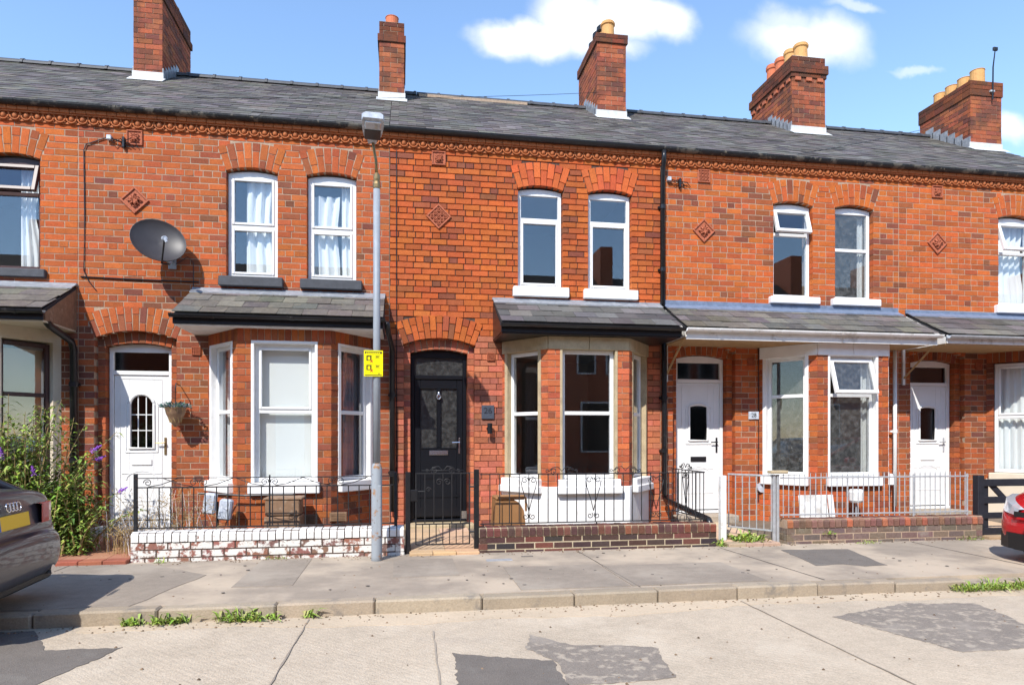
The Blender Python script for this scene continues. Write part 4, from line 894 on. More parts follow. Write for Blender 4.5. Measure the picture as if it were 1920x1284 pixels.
# gate of the black door house
t = thing('iron_gate', (-.05, YR, .08), 'black iron garden gate in front of the black door', 'gate')
for x, h in ((-.455, .985), (.375, 1.01)): MB().bbox(x-.030, x+.030, YR-.03, YR+.03, .0, h, .004).build('gate_post', 'black_paint', t)
for z, nm in ((.965, 'top_rail'), (.352, 'middle_rail'), (.105, 'bottom_rail')): rail(t, M, -.36, .29, z, .008, .007, 'iron', nm)
for x in (-.36, .29): MB().bbox(x-.008, x+.008, YR-.008, YR+.008, .10, .97, .002).build('stile', 'iron', t)
bars(t, M, [-.36+.65*i/6 for i in range(1, 6)], .352, .965, .006, 'iron'); bars(t, M, [-.36+.65*i/8 for i in range(1, 8)], .105, .352, .006, 'iron')
scrolls(t, M, crest(-.035, .965)); scrolls(t, M, [spiral(-.08, .86, .045, 1.3, 0, 1), spiral(.02, .86, .045, 1.3, PI, -1), spiral(-.21, .77, .03, 1.2, 0, 1), [(-.29, 1.0), (.22, 1.0)]])
MB().bbox(-.43, -.34, YR-.02, YR+.01, .63, .77, .006).build('latch_plate', 'black_paint', t); MB().tube([(-.34, YR, .75), (-.25, YR, .75)], .006, 6).build('latch', 'iron', t)
for z in (.80, .25): MB().tube([(.29, YR, z), (.345, YR, z)], .012, 6).build('hinge', 'iron', t)
# galvanised railing and open gate
t = thing('steel_railing', (5.8, YR, .3), 'pale galvanised steel railing with pointed bars on the weathered wall', 'railing')
for z, nm in ((.865, 'top_rail'), (.375, 'bottom_rail')): rail(t, M, 4.42, 7.26, z, .009, .010, 'galv', nm)
bars(t, M, [4.46+.0785*i for i in range(36)], .34, .935, .0065, 'galv', True)
for x in (5.4, 6.4, 7.24): MB().tube([(x, YR, .28), (x, YR, .90)], .012, 6).build('post', 'galv', t)
t = thing('steel_gate', (4.34, YR, .05), 'pale galvanised garden gate standing open over the weeds', 'gate')
for dx in (0, .052): MB().bbox(4.325+dx-.017, 4.325+dx+.017, YR-.02, YR+.02, 0, .905, .004).build('gate_post', 'galv', t)
Mg = frame_at(4.30, YR, PI-math.atan2(.55, .36)); Mg = frame_at(4.30, YR, math.atan2(.52, -.36))
for z, nm in ((.895, 'top_rail'), (.17, 'bottom_rail')): rail(t, Mg, 0, .63, z, .011, .011, 'galv', nm)
bars(t, Mg, [.012+.101*i for i in range(7)], .165, .90, .0075, 'galv')
MB().bbox(3.60, 3.68, -1.52, -1.44, .05, .90, .006).build('gate_post', 'grime_paint', t)
# timber gate at the right edge
t = thing('timber_gate', (8.0, -1.55, 0), 'black painted timber gate beside the red car', 'gate')
MB().bbox(7.36, 7.46, -1.62, -1.52, 0, .875, .006).build('gate_post', 'timber_black', t); MB().bbox(9.30, 9.40, -1.62, -1.52, 0, .875, .006).build('gate_post', 'timber_black', t)
for z0, z1 in ((.72, .82), (.48, .575), (.27, .355), (.04, .14)): MB().bbox(7.47, 9.29, -1.59, -1.565, z0, z1, .004).build('gate_board', 'timber_black', t)
for x in (7.50, 8.36, 9.18): MB().bbox(x, x+.08, -1.562, -1.535, .03, .80, .004).build('upright', 'timber_black', t)
for a, c in ((7.6, 8.3), (9.1, 8.5)):
    s = 1 if c > a else -1; MB().prism([(a, .72), (a+s*.11, .72), (c, .16), (c-s*.11, .16)][::s], -1.561, -1.538).build('brace', 'timber_black', t)
# ------------------------------------------------------------------ lamp post and its sign
lx, ly_ = -.81, -1.95
t = thing('lamp_post', (lx, ly_, 0), 'pale blue grey steel lamp post with rusty base', 'lamp post')
MB().lathe((lx, ly_, -.05), [(.064, 0), (.060, .1), (.060, 1.10), (.052, 1.13), (.040, 1.16)], 20).build('base', 'lamp_rust', t, smooth=True)
MB().bbox(lx+.012, lx+.052, ly_-.068, ly_-.045, .28, .86, .008).build('access_door', 'lamp_rust', t)
MB().lathe((lx, ly_, 1.10), [(.041, 0), (.040, 1.5), (.038, 3.15)], 16).build('pole', 'lamp_paint', t, smooth=True)
MB().lathe((lx, ly_, 4.22), [(.036, 0), (.042, .02), (.042, .06), (.034, .09), (.038, .12), (.038, .16), (.022, .19)], 14).build('collar', 'brass', t)
MB().tube([(lx, ly_, 4.38), (lx-.008, ly_, 4.55), (lx-.03, ly_-.01, 4.67), (lx-.045, ly_-.03, 4.77)], [.018, .017, .016, .016], 8).build('arm', 'brass', t, smooth=True)
Mh = Matrix.Translation((lx-.05, ly_-.02, 4.77)) @ Matrix.Rotation(.06, 4, 'Z') @ Matrix.Rotation(-.09, 4, 'X')
b = MB(Mh)
secs = [(.02, .045, -.03, .03), (-.08, .055, -.035, .04), (-.16, .095, -.04, .06), (-.30, .112, -.04, .07), (-.46, .118, -.035, .06), (-.50, .105, -.02, .045)]
for (y, w, z0, z1) in secs: b.add([(-w, y, z0), (w, y, z0), (w, y, z1*.6), (w*.7, y, z1), (-w*.7, y, z1), (-w, y, z1*.6)], [])
fs = [tuple(range(6))[::-1], tuple(range(30, 36))]
for i in range(5): fs += [(i*6+k, i*6+(k+1) % 6, (i+1)*6+(k+1) % 6, (i+1)*6+k) for k in range(6)]
b.f += fs; b.build('lamp_head', 'box_grey', t)
b = MB(Mh); b.bbox(-.085, .085, -.46, -.33, -.052, -.030, .006); b.build('lens', 'headlight', t); b = MB(Mh); b.bbox(-.088, .088, -.30, -.10, -.050, -.034, .006); b.build('underside', 'dish', t)
t = thing('warning_sign', (-.845, -2.02, 2.24), 'yellow warning sign strapped to the lamp post', 'sign')
sx0, sx1, sz0, sz1 = -.95, -.74, 2.092, 2.384; Y = -2.0
MB().bbox(sx0, sx1, Y-.004, Y, sz0, sz1, .002).build('plate', 'yellow', t)
def pr(x0, x1, z0, z1, m='black_print', y=.0055): MB().box(sx0+(sx1-sx0)*x0, sx0+(sx1-sx0)*x1, Y-y, Y-.0035, sz0+(sz1-sz0)*z0, sz0+(sz1-sz0)*z1).build('print', m, t)
pr(.05, .95, .875, .955); pr(.05, .95, .03, .06)
for i in range(7): pr(.11+.11*i, .11+.11*i+.085, .89, .925, 'yellow', .0065)
for z in (.60, .24): pr(.13, .40, z, z+.19); pr(.20, .33, z+.03, z+.15, 'yellow', .0065)
for z in (.80, .45): pr(.13, .52, z, z+.012)
for z in (.70, .33):
    for q in ((.58, .88, z, z+.008), (.58, .88, z+.10, z+.108), (.62, .82, z+.06, z+.08), (.62, .78, z+.03, z+.045)): pr(*q)
pr(.74, .86, .08, .13); pr(.77, .83, .09, .12, 'yellow', .0065)
for z in (.56, .20):
    for s in (1, -1):
        Mx = Matrix.Translation((sx0+(sx1-sx0)*.40, Y-.006, sz0+(sz1-sz0)*z+.006)) @ Matrix.Rotation(s*PI/4, 4, 'Y'); MB(Mx).box(-.022, .022, -.001, .001, -.0035, .0035).build('print', 'red_print', t)
for z in (2.15, 2.32): MB().lathe((lx, ly_, z), [(.040, 0), (.040, .018)], 14).build('strap', 'galv', t)
# ------------------------------------------------------------------ satellite dish
t = thing('satellite_dish', (-3.60, 0, 3.75), 'dark grey satellite dish on the brick wall above the white door', 'satellite dish')
nrm = Vector((.28, -.90, .30)).normalized(); cen = Vector((-3.67, -.33, 3.98))
R0 = nrm.to_track_quat('Z', 'Y').to_matrix().to_4x4(); Md = Matrix.Translation(cen) @ R0 @ Matrix.Rotation(-.5, 4, 'Z')
b = MB(Md); n = 28
for rr, zz in ((0, -.075), (.1, -.070), (.2, -.052), (.28, -.028), (.345, 0), (.352, .006), (.352, -.006), (.28, -.040), (.1, -.085), (0, -.09)):
    for k in range(n): b.v.append(tuple(Md @ Vector((rr*.97*math.cos(2*PI*k/n), rr*.84*math.sin(2*PI*k/n), zz)))); b.c.append((1, 1, 1))
for i in range(9): b.f += [(i*n+k, i*n+(k+1) % n, (i+1)*n+(k+1) % n, (i+1)*n+k) for k in range(n)]
b.build('reflector', 'dish', t, smooth=True)
foot = Vector((-3.62, -.30, 3.69)); lnb = cen+nrm*.34+Vector((.08, 0, -.16))
MB().tube([Vector((-3.60, -.12, 3.72)), foot+Vector((0, -.06, -.02)), lnb], .011, 6).build('arm', 'black_paint', t)
d = (cen-lnb).normalized(); b = MB(); b.tube([lnb-d*.02, lnb+d*.05, lnb+d*.055, lnb+d*.09], [.03, .03, .022, .022], 10); b.tube([lnb-d*.02, lnb-d*.02+Vector((.02, 0, -.05))], .018, 8); b.build('receiver', 'box_grey', t)
b = MB(); b.tube([(-3.60, -.01, 3.80), (-3.60, -.12, 3.72), (-3.66, -.25, 3.85)], .018, 6); b.bbox(-3.65, -3.55, -.02, 0, 3.68, 3.90, .004); b.build('bracket', 'galv', t)
# ------------------------------------------------------------------ cables on the wall and overhead
def cable(label, pts, r=.007, m='black_plastic', cat='cable'): 
    o = MB().tube(pts, r, 5).build('cable', m); tag(o, label, cat)
cable('thin black cable dropping down the brickwork left of the dish', [(-4.39, -.012, 5.42), (-4.53, -.012, 5.36), (-4.67, -.012, 5.30), (-4.70, -.012, 5.22), (-4.69, -.012, 4.3), (-4.70, -.012, 3.62), (-4.64, -.012, 3.48), (-4.55, -.012, 3.36)], .007)
cable('black cable running level across the brickwork above the white panelled door', [(-4.74, -.014, 3.535), (-4.2, -.014, 3.525), (-3.6, -.014, 3.52), (-3.26, -.014, 3.52)], .010)
cable('black cable down the brickwork between lamp post and black door', [(-.60, -.012, 5.5), (-.602, -.012, 4.4), (-.60, -.012, 3.5), (-.60, -.012, 2.2), (-.595, -.012, .9)], .006)
cable('thin cable on the porch wall right of the white arched door', [(4.98, -.012, 2.8), (4.985, -.012, 1.6), (4.98, -.012, .4)], .007)
cable('thin cable from the dish to the bay roof', [(-3.55, -.02, 3.75), (-3.40, -.012, 3.86), (-3.33, -.012, 3.78), (-3.33, -.012, 3.45)], .005)
for (x, z, lab) in ((-4.38, 5.40, 'small grey cable bracket with wires under the cornice, above the dish'), (3.50, 5.34, 'small grey cable bracket with wires beside the downpipe top')):
    t = thing('cable_bracket', (x, 0, z), lab, 'bracket')
    MB().bbox(x-.03, x+.03, -.06, 0, z-.03, z+.03, .006).build('box', 'box_grey', t)
    for i in range(4):
        r = random.Random(i+int(x*10)); MB().tube([(x, -.04, z), (x+.06+.03*i, -.05, z-.06+r.uniform(-.02, .05)), (x+.14+.05*i, -.03, z-.02+r.uniform(-.06, .05)), (x+.2+.05*i, -.02, z-.10)], .006, 5).build('wire', 'black_plastic', t)
    MB().bbox(x+.16, x+.19, -.05, 0, z-.12, z+.02, .004).build('insulator', 'black_plastic', t)
def wire(label, a, b_, sag, r=.006):
    n = 14; a, b_ = Vector(a), Vector(b_); o = MB().tube([a.lerp(b_, i/n)-Vector((0, 0, sag*4*(i/n)*(1-i/n))) for i in range(n+1)], r, 4).build('overhead_wire', 'black_plastic'); tag(o, label, 'wire')
wire('thin overhead wire slanting up across the slates to the middle chimney', (-3.2, -.3, 5.9), (3.12, 2.38, 7.85), .05, .004)
wire('thin overhead wire slanting across the slates to the right hand chimney', (5.2, -.1, 5.75), (10.9, 2.2, 7.9), .05, .004)
# ------------------------------------------------------------------ things in the front gardens
t = thing('brown_bin', (.86, -1.0, .05), 'light brown plastic bin behind the railing by the white plinth', 'bin')
b = MB(); prf = [(.64, .05), (1.03, .05), (1.05, .30), (1.03, .46), (.97, .56), (.90, .60), (.66, .60)]; b.prism(prf, -1.22, -.86); b.build('body', 'bin_brown', t)
MB().bbox(.66, 1.04, -1.24, -.84, .60, .635, .012).build('lid', 'bin_brown', t); MB().tube([(.68, -1.26, .65), (1.02, -1.26, .65), (1.05, -1.24, .62), (1.06, -1.2, .45)], .014, 8).build('handle', 'bin_brown', t)
t = thing('brown_crate', (-1.98, -.98, .05), 'weathered brown slatted box below the bay window with blind', 'box')
for i, (z0, z1) in enumerate(((.05, .23), (.24, .43), (.44, .63))): MB().bbox(-2.2+.01*i, -1.75-.012*i, -1.16, -.82, z0, z1, .01).build('board', 'bin_old', t)
MB().bbox(-2.2, -1.74, -1.17, -.81, .632, .66, .008).build('lid', 'bin_old', t)
t = thing('meter_box', (-2.82, -.9, .06), 'pair of crumpled silver grey utility boxes behind the railing', 'box')
for (x, y, z, w) in ((-2.88, -.9, .58, .14), (-2.70, -.88, .50, .15)): MB(Matrix.Translation((x, y, z)) @ Matrix.Rotation(.12, 4, 'Y')).bbox(-w/2, w/2, -.06, .06, -.13, .13, .02).build('case', 'box_grey', t)
MB().tube([(-2.8, -.86, .04), (-2.8, -.86, .6)], .012, 6).build('stand', 'black_paint', t); MB().tube([(-3.05, -.80, .70), (-2.5, -.80, .665), (-1.9, -.80, .67)], .014, 6).build('pipe', 'black_plastic', t)
t = thing('white_board', (5.35, -.95, .06), 'white board leaning under the dusty bay window', 'board')
MB(Matrix.Translation((5.33, -.98, .06)) @ Matrix.Rotation(-.18, 4, 'X')).bbox(-.22, .22, 0, .02, 0, .52, .004).build('panel', 'grime_paint', t); MB(Matrix.Translation((5.60, -.99, .06)) @ Matrix.Rotation(-.18, 4, 'X')).bbox(-.035, .035, -.02, .02, 0, .52, .004).build('edge_strip', 'upvc', t)
t = thing('white_tub', (5.98, -.93, .5), 'rounded white plastic tub hanging behind the galvanised railing', 'tub')
MB().lathe((5.98, -.95, .46), [(.075, 0), (.095, .03), (.10, .15), (.085, .19)], 14).build('tub', 'grime_paint', t); MB().tube([(5.98, -.95, .04), (5.98, -.95, .47)], .012, 6).build('stake', 'galv', t)
o = MB().tube([(5.1, -1.2, .075), (5.9, -1.0, .083), (6.7, -1.15, .078)], .022, 5).build('timber_length', 'wood'); tag(o, 'yellowish timber length lying behind the galvanised railing', 'timber')
o = MB().tube([(7.5, -1.1, .09), (8.4, -.7, .105)], .02, 5).build('timber_length', 'wood'); tag(o, 'short timber offcut lying before the right hand white door', 'timber')
o = MB().bbox(4.26, 4.50, -1.62, -1.50, .925, .965, .008).build('brick_offcut', 'stone'); tag(o, 'flat piece of stone resting on the galvanised gate post', 'stone')
t = thing('hanging_basket', (-3.50, -.2, 1.6), 'cone shaped hanging basket with blue green foliage by the white door', 'basket')
bx, by, bz = -3.495, -.22, 1.80
b = MB(); b.lathe((bx, by, bz-.26), [(.02, 0), (.07, .08), (.115, .17), (.135, .26)], 12); b.build('cone', 'bin_old', t)
for i in range(10):
    a = 2*PI*i/10; MB().tube([(bx+.137*math.cos(a), by+.137*math.sin(a), bz), (bx+.137*math.cos(a+.6)*.5, by+.137*math.sin(a+.6)*.5, bz-.2)], .006, 4).build('wicker', 'dry', t)
b = MB(); r = random.Random(3)
for i in range(420):
    a = r.uniform(0, 2*PI); q = r.random()**.5*.18; z = bz+r.uniform(-.03, .08)*(1-q/.25); p = Vector((bx+q*math.cos(a), by+q*math.sin(a), z)); d = Vector((math.cos(a)*.6+r.uniform(-.4, .4), math.sin(a)*.6+r.uniform(-.4, .4), r.uniform(0, .8))).normalized()*r.uniform(.03, .05); s = d.cross(Vector((r.uniform(-1, 1), r.uniform(-1, 1), 1))).normalized()*.009
    b.col = vary(((.07, .16, .13), (.11, .22, .18), (.25, .28, .36))[i % 5 if i % 5 < 3 else 0], .3, .05); b.add([p, p+d*.5+s, p+d, p+d*.5-s], [(0, 1, 2, 3)])
b.build('foliage', 'leaf', t); MB().tube([(bx, -.01, 2.1), (bx, -.2, 2.12), (bx, by, 2.06), (bx, by, 1.82)], .007, 5).build('hook', 'iron', t)
# ------------------------------------------------------------------ plants
def leaf(b, p, d, L, w, droop=.25):
    d = d.normalized(); s = d.cross(Vector((0, 0, 1)))
    if s.length < .1: s = Vector((1, 0, 0))
    s.normalize(); u = s.cross(d); q = p+d*L*.5+u*L*.05; e = p+d*L-Vector((0, 0, 1))*L*droop
    b.add([p, q+s*w/2, e, q-s*w/2, q-u*w*.12], [(0, 1, 4), (1, 2, 4), (2, 3, 4), (3, 0, 4)])
def shrub(label, c, n, hgt, spread, seed, flowers):
    r = random.Random(seed); t = thing('buddleia_shrub', c, label, 'shrub'); wd = MB(); lf = MB(); fl = MB(); c = Vector(c)
    for i in range(n):
        a = r.uniform(0, 2*PI); tilt = r.uniform(.1, 1)*spread; h = hgt*r.uniform(.55, 1.05); b0 = c+Vector((r.uniform(-.35, .35), r.uniform(-.2, .2), 0))
        pts = [b0+Vector((math.cos(a)*tilt*(k/7)**1.5, math.sin(a)*tilt*.55*(k/7)**1.5, h*(k/7)-(.25*tilt*(k/7)**3))) for k in range(8)]
        wd.tube(pts, [.012*(1-k/9) for k in range(8)], 5)
        for k in range(1, 8):
            for m_ in range(10):
                p = pts[k-1].lerp(pts[k], m_/10)+Vector((r.gauss(0, .02), r.gauss(0, .02), 0)); aa = r.uniform(0, 2*PI); d = Vector((math.cos(aa), math.sin(aa), r.uniform(-.25, .6)))
                lf.col = vary(((.15, .24, .035), (.23, .32, .05), (.09, .15, .03), (.30, .36, .08))[r.randrange(4)], .25, .08); leaf(lf, p, d, r.uniform(.06, .17), r.uniform(.022, .04), .3)
        if i in flowers:
            p = pts[-1]; d = (pts[-1]-pts[-2]).normalized()
            for q in range(90):
                s_ = r.random(); pp = p+d*s_*.12+Vector((r.gauss(0, 1), r.gauss(0, 1), r.gauss(0, 1)))*.014*(1.1-s_); fl.add([pp, pp+Vector((.008, 0, .006)), pp+Vector((0, .006, .012)), pp+Vector((-.008, 0, .006))], [(0, 1, 2, 3)])
    wd.build('stem', 'dry', t); lf.build('foliage', 'leaf', t)
    if flowers: fl.build('flower', 'flower', t)
shrub('leafy buddleia with purple flower spikes behind the grey car', (-4.95, -1.05, .05), 76, 1.8, 1.0, 4, {2, 7, 11, 19, 23, 30, 38, 44, 61})
shrub('lower leafy buddleia growth beside the cream bay', (-4.50, -1.2, .04), 40, 1.0, .6, 8, {3, 9, 15, 21})
def drygrass(label, c, n, h, sx, sy, seed, green=.2):
    r = random.Random(seed); t = thing('dry_grass', c, label, 'grass'); b = MB(); g = MB(); c = Vector(c)
    for i in range(n):
        p = c+Vector((r.gauss(0, sx), r.gauss(0, sy), 0)); d = Vector((r.gauss(0, .22), r.gauss(0, .2), 1)); L = h*r.uniform(.4, 1.1)
        pts = [p+Vector((d.x*L*k*k, d.y*L*k*k, L*k)) for k in (0, .35, .7, 1)]
        (g if r.random() < green else b).tube(pts, [.0028, .0024, .0018, .0008], 3, False)
        if r.random() < .5:
            for q in range(5): b.tube([pts[2].lerp(pts[3], q/5), pts[2].lerp(pts[3], q/5)+Vector((r.gauss(0, .03), r.gauss(0, .03), r.uniform(.0, .05)))], [.003, .004], 3, False)
    g.col = (.12, .17, .05); b.build('stalk', 'dry', t); g.build('blade', 'leaf', t)
drygrass('tall dry grass stalks in front of the white panelled door', (-3.30, -1.15, .04), 130, .75, .28, .12, 3)
drygrass('dry grass tufts at the foot of the buddleia', (-4.25, -.75, .06), 120, .45, .28, .2, 5, .35)
drygrass('thin dry stalks against the railing near the red brick path', (-3.62, -1.35, .03), 60, .5, .12, .1, 9, .1)
def weed(label, c, n, sx, sy, h, seed, wide=.02):
    r = random.Random(seed); b = MB()
    for i in range(n):
        gq = lambda q: max(-1.6, min(1.6, r.gauss(0, 1)))*q; p = Vector((c[0]+gq(sx), c[1]+gq(sy), c[2])); a = r.uniform(0, 2*PI); d = Vector((math.cos(a)*.7, math.sin(a)*.7, r.uniform(.3, 1.4))); L = h*(r.uniform(.35, 1.0) if r.random() < .8 else r.uniform(1, 1.7))
        b.col = vary(((.20, .31, .04), (.28, .40, .06), (.14, .21, .035), (.36, .40, .11))[r.randrange(4)], .2, .08); leaf(b, p, d, L, wide*r.uniform(.6, 1.3), .35)
    o = b.build('weed', 'leaf'); tag(o, label, 'weed', 'weeds along kerb and walls')
weed('largest leafy weed clump in the gutter, left of the lamp post', (-1.78, -3.96, RZ), 150, .14, .03, .14, 1)
weed('bushy weed clump in the gutter, second from the dark kerb end', (-2.38, -3.95, RZ), 110, .085, .025, .13, 2)
weed('small weed tuft in the gutter nearest the dark kerb end', (-2.67, -3.95, RZ), 60, .05, .02, .11, 3)
weed('upright lone weed on the kerb below the lamp post', (-1.30, -3.93, RZ), 30, .025, .015, .14, 4)
weed('bright green weed clump growing under the open steel gate', (3.98, -1.50, .03), 260, .12, .10, .16, 5, .03)
weed('grassy weed tuft in the gutter near the red car, leftmost of three', (4.98, -3.97, RZ), 150, .10, .035, .13, 6, .014)
weed('grassy weed tuft in the gutter near the red car, middle of three', (5.30, -3.97, RZ), 170, .11, .035, .15, 16, .014)
weed('grassy weed tuft in the gutter near the red car, rightmost of three', (5.68, -3.97, RZ), 170, .12, .035, .16, 26, .014)
weed('weed tuft at the left foot of the peeling white wall', (-3.2, -1.72, 0), 30, .05, .03, .09, 7, .012)
weed('flat green weed at the foot of the peeling white wall, mid length', (-1.95, -1.70, 0), 40, .07, .02, .06, 8, .012)
weed('weed at the right end of the dark brick wall', (3.52, -1.66, 0), 50, .04, .04, .13, 10, .02)
weed('small grass tuft below the weathered wall, left part', (5.55, -1.76, 0), 50, .10, .03, .06, 11, .01)
weed('yellowing weed at the right end of the weathered wall', (7.15, -1.72, 0), 50, .12, .03, .09, 12, .012)
weed('sprig growing on the face of the weathered wall', (5.05, -1.68, .12), 35, .06, .015, .07, 13, .012)

t = thing('aerial', (11.3, 2.12, 8.4), 'thin dark aerial pole strapped to the right hand chimney', 'aerial')
MB().tube([(11.30, 2.10, 8.25), (11.30, 2.09, 8.9), (11.33, 2.07, 9.25)], [.016, .014, .012], 6).build('pole', 'black_paint', t); MB().bbox(11.28, 11.38, 2.05, 2.09, 9.22, 9.29, .006).build('tip', 'black_paint', t); MB().bbox(11.25, 11.35, 2.09, 2.15, 8.40, 8.44, .004).build('strap', 'galv', t)
# ------------------------------------------------------------------ cars
def loft(stations, name, m, parent, M, sub=2):
    b = MB(M); n = None
    for st in stations:
        ring = [(st[0], -y, z) for y, z in st[1]][::-1]+[(st[0], y, z) for y, z in st[1]]
        n = len(ring); b.add(ring, [])
    N = len(stations); fs = [tuple(range(n)), tuple(range((N-1)*n, N*n))[::-1]]
    for i in range(N-1): fs += [(i*n+k, (i+1)*n+k, (i+1)*n+(k+1) % n, i*n+(k+1) % n) for k in range(n)]
    b.f += fs; o = b.build(name, m, parent, smooth=True)
    md = o.modifiers.new('smooth', 'SUBSURF'); md.levels = sub; md.render_levels = sub
    return o
def body_ring(w, zb, zt, tuck=.9, crown=.02): return [(w*.55, zb), (w*tuck*.97, zb+.01), (w*.985, zb+(zt-zb)*.28), (w, zb+(zt-zb)*.55), (w*.975, zt-.06), (w*.93, zt-.008), (w*.5, zt+crown)]
def wheel(parent, M, x, y, r=.325, w=.21):
    s = 1 if y > 0 else -1; b = MB(M); b.lathe((x, y-w/2, r), [(r*.66, 0), (r*.93, 0), (r, .03), (r, w-.03), (r*.93, w), (r*.66, w)], 28, axis=1); b.build('tyre', 'tyre', parent, smooth=False)
    b = MB(M); b.lathe((x, y-w*.4, r), [(r*.68, 0), (r*.68, w*.8)], 24, axis=1)
    for k in range(5):
        a = 2*PI*k/5; T = M @ Matrix.Translation((x, y+s*w*.36, r)) @ Matrix.Rotation(a, 4, 'Y'); c = MB(T); c.bbox(-.03, .03, -.02, .02, .02, r*.64, .008); b.v += c.v if False else []; o_ = len(b.v); b.v += c.v; b.c += c.c; b.f += [tuple(i+o_ for i in f) for f in c.f]
    b.build('rim', 'chrome', parent)
def plate(parent, M, m, blue=True):
    MB(M).bbox(-.26, .26, -.006, .004, -.056, .056, .003).build('number_plate', m, parent)
    if blue: MB(M).box(-.258, -.215, -.0085, -.005, -.054, .054).build('plate_band', 'plate_blue', parent)
# local axes: +x forward, y left, z up; the ends are written so the tail/nose curve in plan
def saloon(label, M, paint, name='parked_car'):
    t = thing(name, M.translation, label, 'car'); body = [
        (-2.36, body_ring(.62, .42, .60)), (-2.345, body_ring(.70, .33, .64)), (-2.27, body_ring(.82, .28, .665, crown=.01)), (-2.245, body_ring(.80, .27, .70)), (-2.215, body_ring(.815, .26, .96, crown=.035)), (-2.16, body_ring(.85, .25, 1.0, crown=.04)), (-1.9, body_ring(.905, .22, 1.0, crown=.05)), (-1.55, body_ring(.92, .20, .985, crown=.05)),
        (-.8, body_ring(.925, .19, .96)), (.3, body_ring(.925, .19, .95)), (1.0, body_ring(.92, .19, .955)), (1.35, body_ring(.915, .20, .93, crown=.05)), (1.9, body_ring(.89, .21, .82, crown=.06)), (2.2, body_ring(.82, .24, .72, crown=.05)), (2.36, body_ring(.64, .3, .6))]
    loft(body, 'body', paint, t, M)
    def gr(w0, w1, z0, z1): return [(w0*.5, z0), (w0, z0+.005), (w0*.985+w1*.015, z0+.03), (w1*1.03, z1-.07), (w1*.93, z1-.01), (w1*.45, z1+.012)]
    loft([(-1.95, gr(.70, .66, .985, 1.02)), (-1.5, gr(.80, .62, .97, 1.24)), (-1.05, gr(.83, .60, .95, 1.40)), (-.3, gr(.84, .61, .94, 1.435)), (.35, gr(.83, .60, .94, 1.39)), (.85, gr(.80, .62, .94, 1.18)), (1.25, gr(.76, .68, .93, .98))], 'window_glass', 'car_glass', t, M)
    b = MB(M); b.grid(lambda s, u: (-1.25+1.65*s, (-.585+1.17*u)*(1-.06*abs(2*s-1)), 1.405+.05*math.sin(PI*s)**.7+.02*math.sin(PI*u)-.02), 10, 8); b.grid(lambda s, u: (-1.25+1.65*s, (-.585+1.17*u)*(1-.06*abs(2*s-1)), 1.385+.05*math.sin(PI*s)**.7+.0*u), 10, 8); b.build('roof', paint, t, smooth=True)
    for s in (-1, 1):
        MB(M).tube([(-2.02, s*.70, .985), (-1.62, s*.66, 1.18), (-1.2, s*.605, 1.385), (-.9, s*.60, 1.42), (.4, s*.60, 1.41), (.85, s*.66, 1.2), (1.3, s*.74, .97)], [.035, .04, .035, .025, .025, .028, .03], 6).build('pillar', paint, t, smooth=True)
        for x in (-1.42, 1.40): wheel(t, M, x, s*.80)
        b = MB(M); pts = [(-2.262+.006, .48), (-2.255, .62), (-2.225, .74), (-2.15, .835), (-2.02, .895)]
        ring = []
        for (x, y) in pts: ring += [(x, s*y, .735), (x+.0, s*y*1.002, .90)]
        off = [(p[0]-.03, p[1]*1.012, p[2]) for p in ring]; vs = [(x-.018, y*1.006, z) for x, y, z in ring]
        inner = [(x+.05, y*.97, z) for x, y, z in ring]; b.add(vs+inner, [(2*i, 2*i+2, 2*i+3, 2*i+1) for i in range(4)]+[(2*i, 2*i+10, 2*i+12, 2*i+2) for i in range(4)]+[(2*i+1, 2*i+3, 2*i+13, 2*i+11) for i in range(4)]); b.build('tail_light', 'tail_red', t)
        MB(M).tube([(-2.345, s*.52, .33), (-2.20, s*.52, .33)], .04, 10).build('exhaust', 'chrome', t)
        b = MB(M); b.bbox(.75, .95, s*.98-.06, s*.98+.06, .98, 1.10, .03); b.build('mirror', paint, t)
    Mp = M @ Matrix.Translation((-2.268, 0, .80)) @ Matrix.Rotation(-PI/2, 4, 'Z') @ Matrix.Rotation(-.12, 4, 'X'); plate(t, Mp, 'plate_yellow')
    Me = M @ Matrix.Translation((-2.262, 0, .915)) @ Matrix.Rotation(-PI/2, 4, 'Z') @ Matrix.Rotation(-.2, 4, 'X'); b = MB(Me)
    for i in range(4): b.tube([(-.0825+.055*i+.034*math.cos(a), -.008, .034*math.sin(a)) for a in [2*PI*k/16 for k in range(17)]], .0055, 6)
    b.build('ring_emblem', 'chrome', t, smooth=True)
    MB(M).bbox(-2.30, -2.2, -.62, .62, .245, .33, .02).build('diffuser', 'car_black', t)
    MB(M).bbox(-2.252, -2.20, -.78, .78, .675, .69, .004).build('boot_gap', 'car_black', t)
    return t
Ma = Matrix.Translation((-5.80, -4.08, -.06)) @ Matrix.Rotation(PI+.07, 4, 'Z')
saloon('dark grey saloon parked half on the pavement, its tail in view', Ma, 'car_grey')
